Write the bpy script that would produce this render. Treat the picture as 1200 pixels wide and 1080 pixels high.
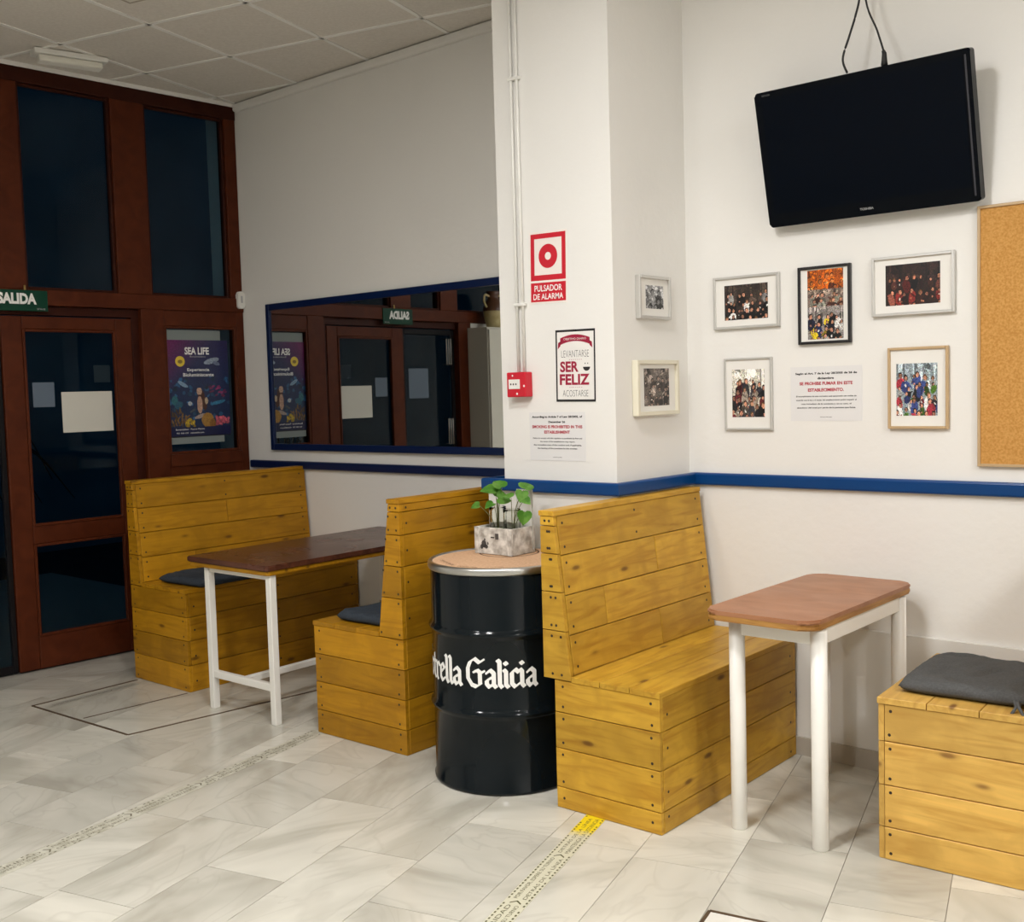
import bpy, bmesh, math, random
import numpy as np
from mathutils import Vector, Matrix, Euler
from mathutils.noise import noise as pnoise
random.seed(7)
SC = bpy.context.scene
COL = SC.collection
for o in list(bpy.data.objects): bpy.data.objects.remove(o, do_unlink=True)

# ---------------------------------------------------------------- camera
cd = bpy.data.cameras.new('camera'); cam = bpy.data.objects.new('camera', cd); COL.objects.link(cam)
yaw, pit, rol = math.radians(-40.983), math.radians(-3.737), math.radians(-1.622)
fw = Vector((math.sin(yaw)*math.cos(pit), math.cos(yaw)*math.cos(pit), math.sin(pit)))
rt = Vector((math.cos(yaw), -math.sin(yaw), 0)); up = rt.cross(fw)
Rv = rt*math.cos(rol)+up*math.sin(rol); Uv = up*math.cos(rol)-rt*math.sin(rol)
M = Matrix((( Rv.x, Uv.x, -fw.x, 0), (Rv.y, Uv.y, -fw.y, 0), (Rv.z, Uv.z, -fw.z, 1.516), (0, 0, 0, 1)))
cam.matrix_world = M
cd.sensor_width = 36; cd.lens = 1279.64*36/1200; cd.clip_start = .05
SC.camera = cam

# ---------------------------------------------------------------- world, view, light
w = bpy.data.worlds.new('night'); SC.world = w; w.use_nodes = True
w.node_tree.nodes['Background'].inputs[0].default_value = (.012, .028, .045, 1)
w.node_tree.nodes['Background'].inputs[1].default_value = 1.0
vs = SC.view_settings
vs.view_transform = 'Standard'; vs.look = 'None'; vs.gamma = 1; vs.use_curve_mapping = False
vs.exposure = 0.12
LAMP = 150.0                     # radiance of the ceiling panels
LAMP_COL = (1.0, .985, .985)
PANELS = [(4, -4), (9, -4), (1, -7), (3, -6), (9, -7)]     # ceiling grid cells that hold a lit panel, some added as fill

# ---------------------------------------------------------------- room numbers
H = 3.388
XD, YM, DA = -5.972, 4.26, .0463       # door wall, mirror wall
YT = 4.07                              # wall with the television
YC, XCL, XCR = 3.53, -3.11, -2.517      # column
XE, YF = 3.0, -3.6
def xd(y): return XD+(y-YM)*DA
GA = math.radians(15.3); GN = Vector((math.cos(GA), math.sin(GA))); GM = Vector((-math.sin(GA), math.cos(GA)))

# ---------------------------------------------------------------- materials
def mat(name, col, rough=.5, metal=0, spec=.5, trans=0, coat=0, emit=None, es=0, ior=1.45):
    m = bpy.data.materials.new(name); m.use_nodes = True
    b = m.node_tree.nodes['Principled BSDF']
    b.inputs['Base Color'].default_value = (*col, 1); b.inputs['Roughness'].default_value = rough
    b.inputs['Metallic'].default_value = metal; b.inputs['Specular IOR Level'].default_value = spec
    b.inputs['Transmission Weight'].default_value = trans; b.inputs['Coat Weight'].default_value = coat
    b.inputs['IOR'].default_value = ior
    if emit: b.inputs['Emission Color'].default_value = (*emit, 1); b.inputs['Emission Strength'].default_value = es
    return m
class N:
    def __init__(s, m): s.t = m.node_tree; s.b = s.t.nodes['Principled BSDF']
    def n(s, k, **kw):
        x = s.t.nodes.new(k)
        for a, v in kw.items():
            if a.startswith('i_'): x.inputs[a[2:].replace('_', ' ')].default_value = v
            else: setattr(x, a, v)
        return x
    def l(s, a, b): s.t.links.new(a, b)
    def ramp(s, f, stops):
        r = s.n('ShaderNodeValToRGB'); e = r.color_ramp.elements
        while len(e) < len(stops): e.new(.5)
        for q, (p, c) in zip(e, stops): q.position = p; q.color = (*c, 1)
        s.l(f, r.inputs[0]); return r.outputs[0]
    def mix(s, f, a, b, mode='MIX'):
        x = s.n('ShaderNodeMix', data_type='RGBA', blend_type=mode)
        for i, v in ((0, f), (6, a), (7, b)):
            if hasattr(v, 'links'): s.l(v, x.inputs[i])
            else: x.inputs[i].default_value = v if not isinstance(v, tuple) else (*v, 1)
        return x.outputs[2]
    def math(s, op, a, b=None):
        x = s.n('ShaderNodeMath', operation=op)
        for i, v in ((0, a), (1, b)):
            if v is None: continue
            if hasattr(v, 'links'): s.l(v, x.inputs[i])
            else: x.inputs[i].default_value = v
        return x.outputs[0]
    def coords(s, scale=(1, 1, 1), seed=True, world=False):
        c = s.n('ShaderNodeTexCoord'); mp = s.n('ShaderNodeMapping'); mp.inputs['Scale'].default_value = scale
        if world:
            g = s.n('ShaderNodeNewGeometry'); s.l(g.outputs['Position'], mp.inputs[0])
        else: s.l(c.outputs['Object'], mp.inputs[0])
        if seed:
            oi = s.n('ShaderNodeObjectInfo'); v = s.n('ShaderNodeCombineXYZ')
            for i, k in enumerate((37., 91., 53.)): s.l(s.math('MULTIPLY', oi.outputs['Random'], k), v.inputs[i])
            s.l(v.outputs[0], mp.inputs[1])
        return mp.outputs[0]
    def rnd(s): return s.n('ShaderNodeObjectInfo').outputs['Random']
    def bump(s, h, strength, dist=.002):
        b = s.n('ShaderNodeBump', i_Strength=strength, i_Distance=dist); s.l(h, b.inputs['Height']); s.l(b.outputs[0], s.b.inputs['Normal'])

def plaster(name, col, rough=.75):
    m = mat(name, col, rough, spec=.3); k = N(m); v = k.coords(world=True, seed=False)
    n1 = k.n('ShaderNodeTexNoise', i_Scale=1.3, i_Detail=4.); k.l(v, n1.inputs[0])
    c = k.mix(n1.outputs[0], tuple(x*.95 for x in col), tuple(min(1, x*1.04) for x in col)); k.l(c, k.b.inputs[0])
    n2 = k.n('ShaderNodeTexNoise', i_Scale=26., i_Detail=5.); k.l(v, n2.inputs[0]); k.bump(n2.outputs[0], .35, .004)
    return m
def pine(name, dark, light, knot, rough=.42, tone=1.0):
    m = mat(name, light, rough, spec=.28, coat=.05); k = N(m)
    k.b.inputs['Coat Roughness'].default_value = .35
    v = k.coords((1.2, 11., 11.)); v2 = k.coords((1, 1, 1)); v3 = k.coords((3.2, 9, 9))
    n1 = k.n('ShaderNodeTexNoise', i_Scale=2.2, i_Detail=5., i_Distortion=1.4); k.l(v, n1.inputs[0])
    n2 = k.n('ShaderNodeTexNoise', i_Scale=7., i_Detail=3., i_Distortion=.6); k.l(v2, n2.inputs[0])
    c = k.ramp(n1.outputs[0], [(.28, dark), (.50, light), (.74, tuple(min(1, x*1.14) for x in light))])
    c = k.mix(k.math('MULTIPLY', k.ramp(n2.outputs[0], [(.42, (0, 0, 0)), (.62, (1, 1, 1))]), .55), c, tuple((a+b)/2*.85 for a, b in zip(dark, light)))
    vo = k.n('ShaderNodeTexVoronoi', i_Scale=1.1); k.l(v3, vo.inputs[0])
    kn = k.ramp(vo.outputs['Distance'], [(.0, (1, 1, 1)), (.07, (.75, .75, .75)), (.11, (.2, .2, .2)), (.16, (0, 0, 0))])
    c = k.mix(kn, c, knot)
    hs = k.n('ShaderNodeHueSaturation'); k.l(c, hs.inputs['Color'])
    mr = k.n('ShaderNodeMapRange', i_To_Min=.82*tone, i_To_Max=1.15*tone); k.l(k.rnd(), mr.inputs[0]); k.l(mr.outputs[0], hs.inputs['Value'])
    k.l(hs.outputs[0], k.b.inputs[0]); k.bump(n1.outputs[0], .12, .0015)
    return m
def grainwood(name, dark, light, rough=.3, sc=(1.5, 16, 16), spec=.4):
    m = mat(name, light, rough, spec=spec); k = N(m); v = k.coords(sc)
    n1 = k.n('ShaderNodeTexNoise', i_Scale=2., i_Detail=6., i_Distortion=.8); k.l(v, n1.inputs[0])
    k.l(k.ramp(n1.outputs[0], [(.3, dark), (.7, light)]), k.b.inputs[0])
    n2 = k.n('ShaderNodeTexNoise', i_Scale=5.); k.l(k.coords(), n2.inputs[0])
    r = k.n('ShaderNodeMapRange', i_To_Min=rough*.8, i_To_Max=rough*1.35); k.l(n2.outputs[0], r.inputs[0]); k.l(r.outputs[0], k.b.inputs['Roughness'])
    return m
def marble():
    m = mat('marble', (.6, .58, .52), .2, spec=.5); k = N(m)
    # every slab gets its own vein direction
    c0 = k.n('ShaderNodeTexCoord'); vr = k.n('ShaderNodeVectorRotate', rotation_type='Z_AXIS'); k.l(c0.outputs['Object'], vr.inputs['Vector'])
    k.l(k.math('MULTIPLY', k.math('ADD', k.rnd(), -.5), 3.2), vr.inputs['Angle'])
    mp = k.n('ShaderNodeMapping'); mp.inputs['Scale'].default_value = (1, 2.4, 1); k.l(vr.outputs[0], mp.inputs[0])
    cv = k.n('ShaderNodeCombineXYZ')
    for i_, q in enumerate((37., 91., 53.)): k.l(k.math('MULTIPLY', k.rnd(), q), cv.inputs[i_])
    k.l(cv.outputs[0], mp.inputs[1]); v = mp.outputs[0]
    n1 = k.n('ShaderNodeTexNoise', i_Scale=1.5, i_Detail=3., i_Distortion=.9); k.l(v, n1.inputs[0])
    n2 = k.n('ShaderNodeTexNoise', i_Scale=1.9, i_Detail=2., i_Distortion=1.2); k.l(v, n2.inputs[0])
    c = k.ramp(n1.outputs[0], [(.33, (.455, .435, .365)), (.50, (.585, .565, .488)), (.66, (.65, .628, .545))])
    vein = k.ramp(k.math('ABSOLUTE', k.math('SUBTRACT', n2.outputs[0], .5)), [(.0, (1, 1, 1)), (.028, (0, 0, 0))])
    c = k.mix(k.math('MULTIPLY', vein, .22), c, (.40, .37, .31))
    hs = k.n('ShaderNodeHueSaturation'); k.l(c, hs.inputs['Color'])
    mr = k.n('ShaderNodeMapRange', i_To_Min=.87, i_To_Max=1.08); k.l(k.rnd(), mr.inputs[0]); k.l(mr.outputs[0], hs.inputs['Value'])
    k.l(hs.outputs[0], k.b.inputs[0])
    n3 = k.n('ShaderNodeTexNoise', i_Scale=9., i_Detail=3.); k.l(k.coords(world=True, seed=False), n3.inputs[0])
    r = k.n('ShaderNodeMapRange', i_To_Min=.13, i_To_Max=.28); k.l(n3.outputs[0], r.inputs[0]); k.l(r.outputs[0], k.b.inputs['Roughness'])
    return m
def specked(name, a, b, scale, rough=.8, bump=.3, detail=6.):
    m = mat(name, a, rough, spec=.25); k = N(m); n1 = k.n('ShaderNodeTexNoise', i_Scale=scale, i_Detail=detail); k.l(k.coords(), n1.inputs[0])
    k.l(k.ramp(n1.outputs[0], [(.35, a), (.65, b)]), k.b.inputs[0]); k.bump(n1.outputs[0], bump, .002); return m

PLASTER = plaster('white_plaster', (.80, .785, .745))
PLASTER_LOW = plaster('white_wainscot_plaster', (.76, .745, .70))
CEIL_T = specked('ceiling_tile_grey', (.74, .695, .63), (.80, .755, .69), 60, .9, .2)
CEIL_BAR = mat('ceiling_bar_white', (.90, .885, .85), .5)
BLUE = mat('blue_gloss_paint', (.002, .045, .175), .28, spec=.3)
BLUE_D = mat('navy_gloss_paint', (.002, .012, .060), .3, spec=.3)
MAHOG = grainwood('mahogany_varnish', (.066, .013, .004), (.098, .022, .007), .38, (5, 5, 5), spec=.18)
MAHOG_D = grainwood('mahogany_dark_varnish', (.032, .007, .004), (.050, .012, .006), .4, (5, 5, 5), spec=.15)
PINE = pine('orange_stained_pine', (.40, .190, .014), (.57, .325, .034), (.13, .05, .008))
PINE_D = pine('amber_stained_pine', (.32, .140, .004), (.46, .220, .008), (.11, .042, .005))
PINE_L = pine('honey_stained_pine', (.52, .28, .055), (.66, .40, .095), (.17, .07, .02))
EDGE = mat('raw_plywood_edge', (.36, .20, .07), .6)
TOP_D = grainwood('dark_red_brown_top', (.05, .016, .009), (.125, .042, .022), .24, (1.2, 9, 9))
TOP_L = grainwood('red_brown_top', (.30, .130, .062), (.40, .19, .098), .36, (2.5, 6, 6), .3)
WHITE_M = mat('white_painted_metal', (.82, .80, .74), .35)
WHITE_P = mat('white_plastic', (.80, .79, .74), .4)
DRUM = mat('black_drum_enamel', (.004, .007, .009), .12, spec=.28)
SILVER = mat('brushed_silver', (.55, .55, .53), .33, 1)
SILVER_F = mat('pale_silver_frame', (.62, .61, .58), .35, .6)
CORK_D = specked('drum_top_cork', (.56, .34, .20), (.68, .44, .27), 90, .7)
CORK = specked('cork_board', (.47, .225, .052), (.60, .32, .095), 130, .85)
BLACK = mat('black_plastic', (.002, .003, .005), .2, spec=.12)
SCREEN = mat('tv_glass', (.001, .0025, .006), .12, spec=.12)
GREYTXT = mat('grey_lettering', (.45, .45, .45), .5)
WHITETXT = mat('white_lettering', (.88, .87, .84), .5)
BLACKTXT = mat('black_lettering', (.02, .02, .02), .6)
REDTXT = mat('red_lettering', (.45, .03, .05), .6)
RED = mat('red_sign', (.56, .012, .028), .4)
RED_D = mat('dark_red_ink', (.33, .008, .04), .5)
PINK = mat('sign_off_white', (.83, .76, .70), .5)
GREEN = mat('green_sign', (.003, .048, .026), .4, spec=.25)
PAPER = mat('white_paper', (.74, .73, .72), .7)
PAPER_C = mat('cream_paper', (.62, .60, .53), .7)
PAPER_B = mat('blue_grey_paper', (.11, .145, .19), .7)
MAT_W = mat('picture_mount', (.80, .78, .73), .7)
GOLD = mat('pale_wood_frame', (.50, .35, .19), .45)
CREAM = mat('cream_frame', (.74, .70, .56), .45)
BLACKF = mat('black_frame', (.012, .011, .012), .35)
MIRROR = mat('mirror_silvering', (.66, .68, .68), .015, 1)
SCREWM = mat('dark_screw', (.03, .018, .01), .5)
CUSH = specked('grey_canvas', (.072, .073, .072), (.095, .096, .095), 160, .9, .5)
CUSH_B = specked('blue_grey_canvas', (.028, .036, .048), (.042, .052, .065), 160, .9, .5)
LEAF = specked('pothos_leaf', (.10, .30, .035), (.24, .48, .09), 25, .4, .1)
STEM = mat('green_stem', (.16, .17, .05), .5)
DARKLEAF = mat('dark_leaf', (.01, .02, .01), .5)
POT = mat('dark_pot', (.02, .02, .022), .5)
JUGM = specked('cream_glazed_clay', (.45, .36, .16), (.62, .52, .28), 14, .35, .1)
JUGB = mat('brown_glaze', (.09, .035, .015), .3)
CABW = mat('cabinet_white', (.62, .60, .52), .45)
STREET = specked('street_paving', (.02, .025, .03), (.035, .04, .045), 4, .8)
PROFILE = mat('bronze_floor_profile', (.13, .085, .05), .45, .5)
GROUT = mat('floor_grout', (.36, .33, .28), .8)
BLACKRUB = mat('black_rubber', (.012, .012, .012), .6)
STEEL = mat('door_steel', (.5, .5, .5), .25, 1)
CRATE = specked('whitewashed_wood', (.34, .31, .27), (.74, .71, .65), 30, .8, .4)
GLASS = mat('window_glass', (.36, .52, .62), 0, trans=1, ior=1.27)
JAR = mat('clear_jar_glass', (.96, .98, .95), .03, trans=1, ior=1.18)
LIGHTM = mat('lit_diffuser', (.8, .8, .8), .6, emit=LAMP_COL, es=LAMP)
DIFFM = mat('clear_ribbed_diffuser', (.80, .78, .70), .3)

# ---------------------------------------------------------------- helpers
def link(o, parent=None, loc=None, rot=None, mw=None):
    COL.objects.link(o)
    if parent: o.parent = parent
    if mw is not None: o.matrix_local = mw
    if loc is not None: o.location = loc
    if rot is not None: o.rotation_euler = rot
    return o
def mesh(name, bm, m, parent=None, mw=None, smooth=False, loc=None, rot=None):
    me = bpy.data.meshes.new(name); bm.normal_update(); bm.to_mesh(me); bm.free()
    for q in (m if isinstance(m, (list, tuple)) else [m]): me.materials.append(q)
    if smooth:
        for p in me.polygons: p.use_smooth = True
    o = bpy.data.objects.new(name, me); return link(o, parent, loc, rot, mw)
def thing(name, label, cat, loc=(0, 0, 0), rot=(0, 0, 0), group=None):
    o = bpy.data.objects.new(name, None); o.empty_display_size = .1; link(o, None, loc, rot)
    return tag(o, label, cat, group)
def tag(o, label, cat, group=None):
    o['label'] = label; o['category'] = cat
    if group: o['group'] = group
    return o
def structure(o): o['kind'] = 'structure'; return o
def sempty(name, loc=(0, 0, 0), rot=(0, 0, 0)):
    o = bpy.data.objects.new(name, None); link(o, None, loc, rot); return structure(o)
def box(bm, x0, y0, z0, x1, y1, z1, bev=0, mi=0, mt=None):
    vs_ = [bm.verts.new((x, y, z)) for x in (x0, x1) for y in (y0, y1) for z in (z0, z1)]
    fs = [bm.faces.new([vs_[i] for i in q]) for q in ((0, 1, 3, 2), (4, 6, 7, 5), (0, 4, 5, 1), (2, 3, 7, 6), (0, 2, 6, 4), (1, 5, 7, 3))]
    for f in fs: f.material_index = mi
    if bev:
        es = list({e for f in fs for e in f.edges})
        r = bmesh.ops.bevel(bm, geom=es, offset=bev, segments=1 if bev < .004 else 3, affect='EDGES', profile=.5)
        vs_ = list({v for f in r['faces'] for v in f.verts} | {v for v in vs_ if v.is_valid})
    if mt: 
        for v in vs_: v.co = mt @ v.co
    return vs_
def cube(name, m, parent, x0, y0, z0, x1, y1, z1, bev=0, **kw):
    a, b = sorted((x0, x1)); c, d_ = sorted((y0, y1)); e, f = sorted((z0, z1))
    bm = bmesh.new(); cx, cy, cz = (a+b)/2, (c+d_)/2, (e+f)/2
    box(bm, a-cx, c-cy, e-cz, b-cx, d_-cy, f-cz, bev)
    bmesh.ops.recalc_face_normals(bm, faces=bm.faces)
    return mesh(name, bm, m, parent, loc=(cx, cy, cz), **kw)
def prism(bm, poly, z0, z1, mi=0):
    a = [bm.verts.new((x, y, z0)) for x, y in poly]; b = [bm.verts.new((x, y, z1)) for x, y in poly]
    n = len(poly); fs = [bm.faces.new(a[::-1]), bm.faces.new(b)]
    for i in range(n): fs.append(bm.faces.new((a[i], a[(i+1) % n], b[(i+1) % n], b[i])))
    for f in fs: f.material_index = mi
    return fs
def tube(bm, pts, r, seg=8, r2=None):
    pts = [Vector(p) for p in pts]; rings = []
    up_ = Vector((0, 0, 1))
    for i, p in enumerate(pts):
        d = (pts[min(i+1, len(pts)-1)]-pts[max(i-1, 0)]).normalized()
        a = d.cross(up_ if abs(d.z) < .95 else Vector((1, 0, 0))).normalized(); b = d.cross(a)
        rr = r if r2 is None else r+(r2-r)*i/(len(pts)-1)
        rings.append([bm.verts.new(p+a*rr*math.cos(t)+b*rr*math.sin(t)) for t in [2*math.pi*k/seg for k in range(seg)]])
    for q, s in zip(rings, rings[1:]):
        for k in range(seg): bm.faces.new((q[k], q[(k+1) % seg], s[(k+1) % seg], s[k]))
    bm.faces.new(rings[0]); bm.faces.new(rings[-1][::-1])
    bmesh.ops.recalc_face_normals(bm, faces=bm.faces)
def smoothpts(pts, n=6):
    pts = [Vector(p) for p in pts]; out = []
    P = [pts[0]]+pts+[pts[-1]]
    for i in range(1, len(P)-2):
        for k in range(n):
            t = k/n; a, b, c, d = P[i-1:i+3]
            out.append(.5*((2*b)+(c-a)*t+(2*a-5*b+4*c-d)*t*t+(3*b-a-3*c+d)*t**3))
    out.append(pts[-1]); return out
def lathe(bm, prof, seg=48, mi=0):
    rings = []
    for r, z in prof:
        if r < 1e-6: rings.append([bm.verts.new((0, 0, z))])
        else: rings.append([bm.verts.new((r*math.cos(2*math.pi*k/seg), r*math.sin(2*math.pi*k/seg), z)) for k in range(seg)])
    for a, b in zip(rings, rings[1:]):
        for k in range(seg):
            j = (k+1) % seg
            if len(a) == 1 and len(b) == 1: continue
            f = bm.faces.new((a[0], b[j], b[k])) if len(a) == 1 else bm.faces.new((a[k], a[j], b[0])) if len(b) == 1 else bm.faces.new((a[k], a[j], b[j], b[k]))
            f.material_index = mi
    bmesh.ops.recalc_face_normals(bm, faces=bm.faces)
def slab(name, parent, a, b, c, d, thick, m, gap=.0015, bev=.0016):
    """board with front face a,b,c,d (a->b along its length); thick = vector from front to back"""
    a, b, c, d, T = map(Vector, (a, b, c, d, thick))
    X = (b-a).normalized(); Z = -T.normalized(); Z = (Z-X*Z.dot(X)).normalized(); Y = Z.cross(X); t = T.length
    cen = (a+b+c+d)/4; loc = [Vector(((p-cen).dot(X), (p-cen).dot(Y))) for p in (a, b, c, d)]
    poly = []
    for p in loc: poly.append((p.x-math.copysign(gap, p.x), p.y-math.copysign(gap, p.y)))
    ar = sum(poly[i][0]*poly[(i+1) % 4][1]-poly[(i+1) % 4][0]*poly[i][1] for i in range(4))
    if ar < 0: poly = poly[::-1]
    bm = bmesh.new(); fs = prism(bm, poly, -t, 0)
    top = fs[1]
    bmesh.ops.bevel(bm, geom=list(top.edges), offset=bev, segments=1, affect='EDGES')
    mw = Matrix((( X.x, Y.x, Z.x, cen.x), (X.y, Y.y, Z.y, cen.y), (X.z, Y.z, Z.z, cen.z), (0, 0, 0, 1)))
    return mesh(name, bm, m, parent, mw=mw)
def text(name, s, m, parent, cx, cy, wdt, hgt, z=.0006, bold=0, rot=None, align='C', shear=0):
    cu = bpy.data.curves.new(name, 'FONT'); cu.body = s; cu.size = 1; cu.resolution_u = 3; cu.offset = bold; cu.fill_mode = 'FRONT'; cu.shear = shear
    o = bpy.data.objects.new(name, cu); COL.objects.link(o)
    bpy.context.view_layer.update(); dg = bpy.context.evaluated_depsgraph_get()
    me = bpy.data.meshes.new_from_object(o.evaluated_get(dg)); bpy.data.objects.remove(o, do_unlink=True); bpy.data.curves.remove(cu)
    xs = [v.co.x for v in me.vertices]; ys = [v.co.y for v in me.vertices]
    if not xs: return None
    x0, x1, y0, y1 = min(xs), max(xs), min(ys), max(ys)
    sx = wdt/(x1-x0); sy = hgt/(y1-y0) if hgt else sx
    for v in me.vertices: v.co = ((v.co.x-(x0+x1)/2)*sx, (v.co.y-(y0+y1)/2)*sy, 0)
    me.name = name; me.materials.clear(); me.materials.append(m)
    o = bpy.data.objects.new(name, me); link(o, parent, loc=(cx, cy, z))
    if rot: o.rotation_euler = (0, 0, rot)
    return o
def curtain(name, m, parent, polys, z):
    bm = bmesh.new()
    for p in polys: bm.faces.new([bm.verts.new((x, y, 0)) for x, y in p])
    return mesh(name, bm, m, parent, loc=(0, 0, z))
def disc(cx, cy, rx, ry=None, n=24, a0=0, a1=2*math.pi):
    ry = ry or rx; return [(cx+rx*math.cos(a0+(a1-a0)*k/n), cy+ry*math.sin(a0+(a1-a0)*k/n)) for k in range(n if a1-a0 > 6.2 else n+1)]
def ring(cx, cy, r0, r1, n=32):
    out = []
    for k in range(n):
        a, b = 2*math.pi*k/n, 2*math.pi*(k+1)/n
        out.append([(cx+r*math.cos(t), cy+r*math.sin(t)) for r, t in ((r0, a), (r1, a), (r1, b), (r0, b))])
    return out
def rect(x0, y0, x1, y1): return [(x0, y0), (x1, y0), (x1, y1), (x0, y1)]
FACE_Y = (math.pi/2, 0, 0)                # local x right, y up, z towards the room, on a wall that faces -y
FACE_X = (math.pi/2, 0, math.pi/2)        # the same on a wall that faces +x

# printed pictures: small rasters stored as face colours
def print_mat(name, rough=.35):
    m = mat(name, (1, 1, 1), rough); k = N(m); a = k.n('ShaderNodeAttribute', attribute_name='ink'); k.l(a.outputs['Color'], k.b.inputs[0]); return m
INK = print_mat('printed_picture'); INK_MATT = print_mat('printed_poster', .3)
def raster(name, parent, img, x0, y0, x1, y1, z, m=INK):
    ny, nx, _ = img.shape
    V = [(x0+(x1-x0)*i/nx, y0+(y1-y0)*j/ny, z) for j in range(ny+1) for i in range(nx+1)]
    F = [(j*(nx+1)+i, j*(nx+1)+i+1, (j+1)*(nx+1)+i+1, (j+1)*(nx+1)+i) for j in range(ny) for i in range(nx)]
    me = bpy.data.meshes.new(name); me.from_pydata(V, [], F); me.materials.append(m)
    at = me.color_attributes.new('ink', 'FLOAT_COLOR', 'CORNER')
    c = np.ones((ny, nx, 4, 4), dtype=np.float32); c[..., :3] = (img**2.2)[:, :, None, :]
    at.data.foreach_set('color', c.ravel())
    o = bpy.data.objects.new(name, me); return link(o, parent)
def ell(img, cx, cy, rx, ry, col, ang=0):
    ny, nx, _ = img.shape; Y, X = np.mgrid[0:ny, 0:nx]; X = (X+.5)/nx; Y = (Y+.5)/ny; asp = ny/nx
    dx = X-cx; dy = (Y-cy)*asp; c, s = math.cos(ang), math.sin(ang)
    u = (dx*c+dy*s)/rx; v = (-dx*s+dy*c)/(ry*asp); img[u*u+v*v < 1] = col
def rec(img, x0, y0, x1, y1, col):
    ny, nx, _ = img.shape; img[int(y0*ny):int(y1*ny), int(x0*nx):int(x1*nx)] = col
def crowd(nx, ny, seed, bg, shirts, rows=3, per=6, warm=(1, 1, 1), size=1.0, floor=None):
    R_ = random.Random(seed); bg = np.array(bg); nx, ny = int(nx*1.6), int(ny*1.6); img = np.ones((ny, nx, 3), dtype=np.float32)*bg; a = nx/ny
    for _ in range(40): ell(img, R_.random(), .5+.5*R_.random(), .02+.09*R_.random(), .02+.08*R_.random(), bg*(.45+R_.random()*1.3), R_.random()*3)
    for _ in range(9):
        x = R_.random(); rec(img, x, .55, min(1, x+.015+.04*R_.random()), 1, bg*(.6+.9*R_.random()))
    if floor is not None: rec(img, 0, 0, 1, .2, floor)
    for r in range(rows+1):
        yb = .80-(r+.7)*.66/rows
        for k in range(per):
            x = (k+.5+.9*(R_.random()-.5)+.35*(r % 2))/per; s = size*(.55+.5*R_.random())/per; y = yb+.11*(R_.random()-.5); t = (R_.random()-.5)*.7
            sh = np.array(R_.choice(shirts))*(.6+.6*R_.random()); ell(img, x, y-s*.8*a, s*(.45+.25*R_.random()), s*(.7+.5*R_.random())*a, sh, t)
            ell(img, x+s*R_.uniform(-.7, .7), y-s*.5*a, s*.14, s*.65*a, sh*(.5+.8*R_.random()), R_.uniform(-1, 1))
            if R_.random() < .5: ell(img, x+s*R_.uniform(-.6, .6), y-s*.9*a, s*.13, s*.16*a, np.array((.78, .55, .44))*(.7+.4*R_.random()))
            hair = np.array(R_.choice([(.06, .04, .03), (.15, .08, .05), (.34, .24, .13), (.03, .03, .03)]))
            hx = x+t*s*.3; ell(img, hx, y+s*.36*a, s*.30, s*.40*a, hair, t); ell(img, hx+s*.03, y+s*.28*a, s*.22, s*.30*a, np.array((.80, .57, .46))*(.65+.45*R_.random()), t)
            if R_.random() < .3: ell(img, hx, y-s*.6*a, s*.2, s*.12*a, (.92, .90, .86), R_.random()*3)
    rs = np.random.RandomState(seed); img *= 1+(rs.rand(ny, nx, 1)-.5)*.55; img += (rs.rand(ny, nx, 3)-.5)*.07
    return np.clip(img*np.array(warm), 0, 1)

def clip(poly, nx_, ny_, d):      # keep nx*x+ny*y<=d
    out = []
    for i in range(len(poly)):
        a, b = poly[i], poly[(i+1) % len(poly)]; fa = nx_*a[0]+ny_*a[1]-d; fb = nx_*b[0]+ny_*b[1]-d
        if fa <= 0: out.append(a)
        if fa*fb < 0:
            t = fa/(fa-fb); out.append((a[0]+(b[0]-a[0])*t, a[1]+(b[1]-a[1])*t))
    return out
def room_clip(poly, e=0.0):
    p = clip(poly, 0, 1, YM-e); p = clip(p, 0, -1, -YF-e) if p else p
    p = clip(p, 1, 0, XE-e) if p else p
    p = clip(p, -1, DA, -(XD-YM*DA)-e) if p else p
    return p
def area(p): return abs(sum(p[i][0]*p[(i+1) % len(p)][1]-p[(i+1) % len(p)][0]*p[i][1] for i in range(len(p))))/2 if len(p) > 2 else 0

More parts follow.
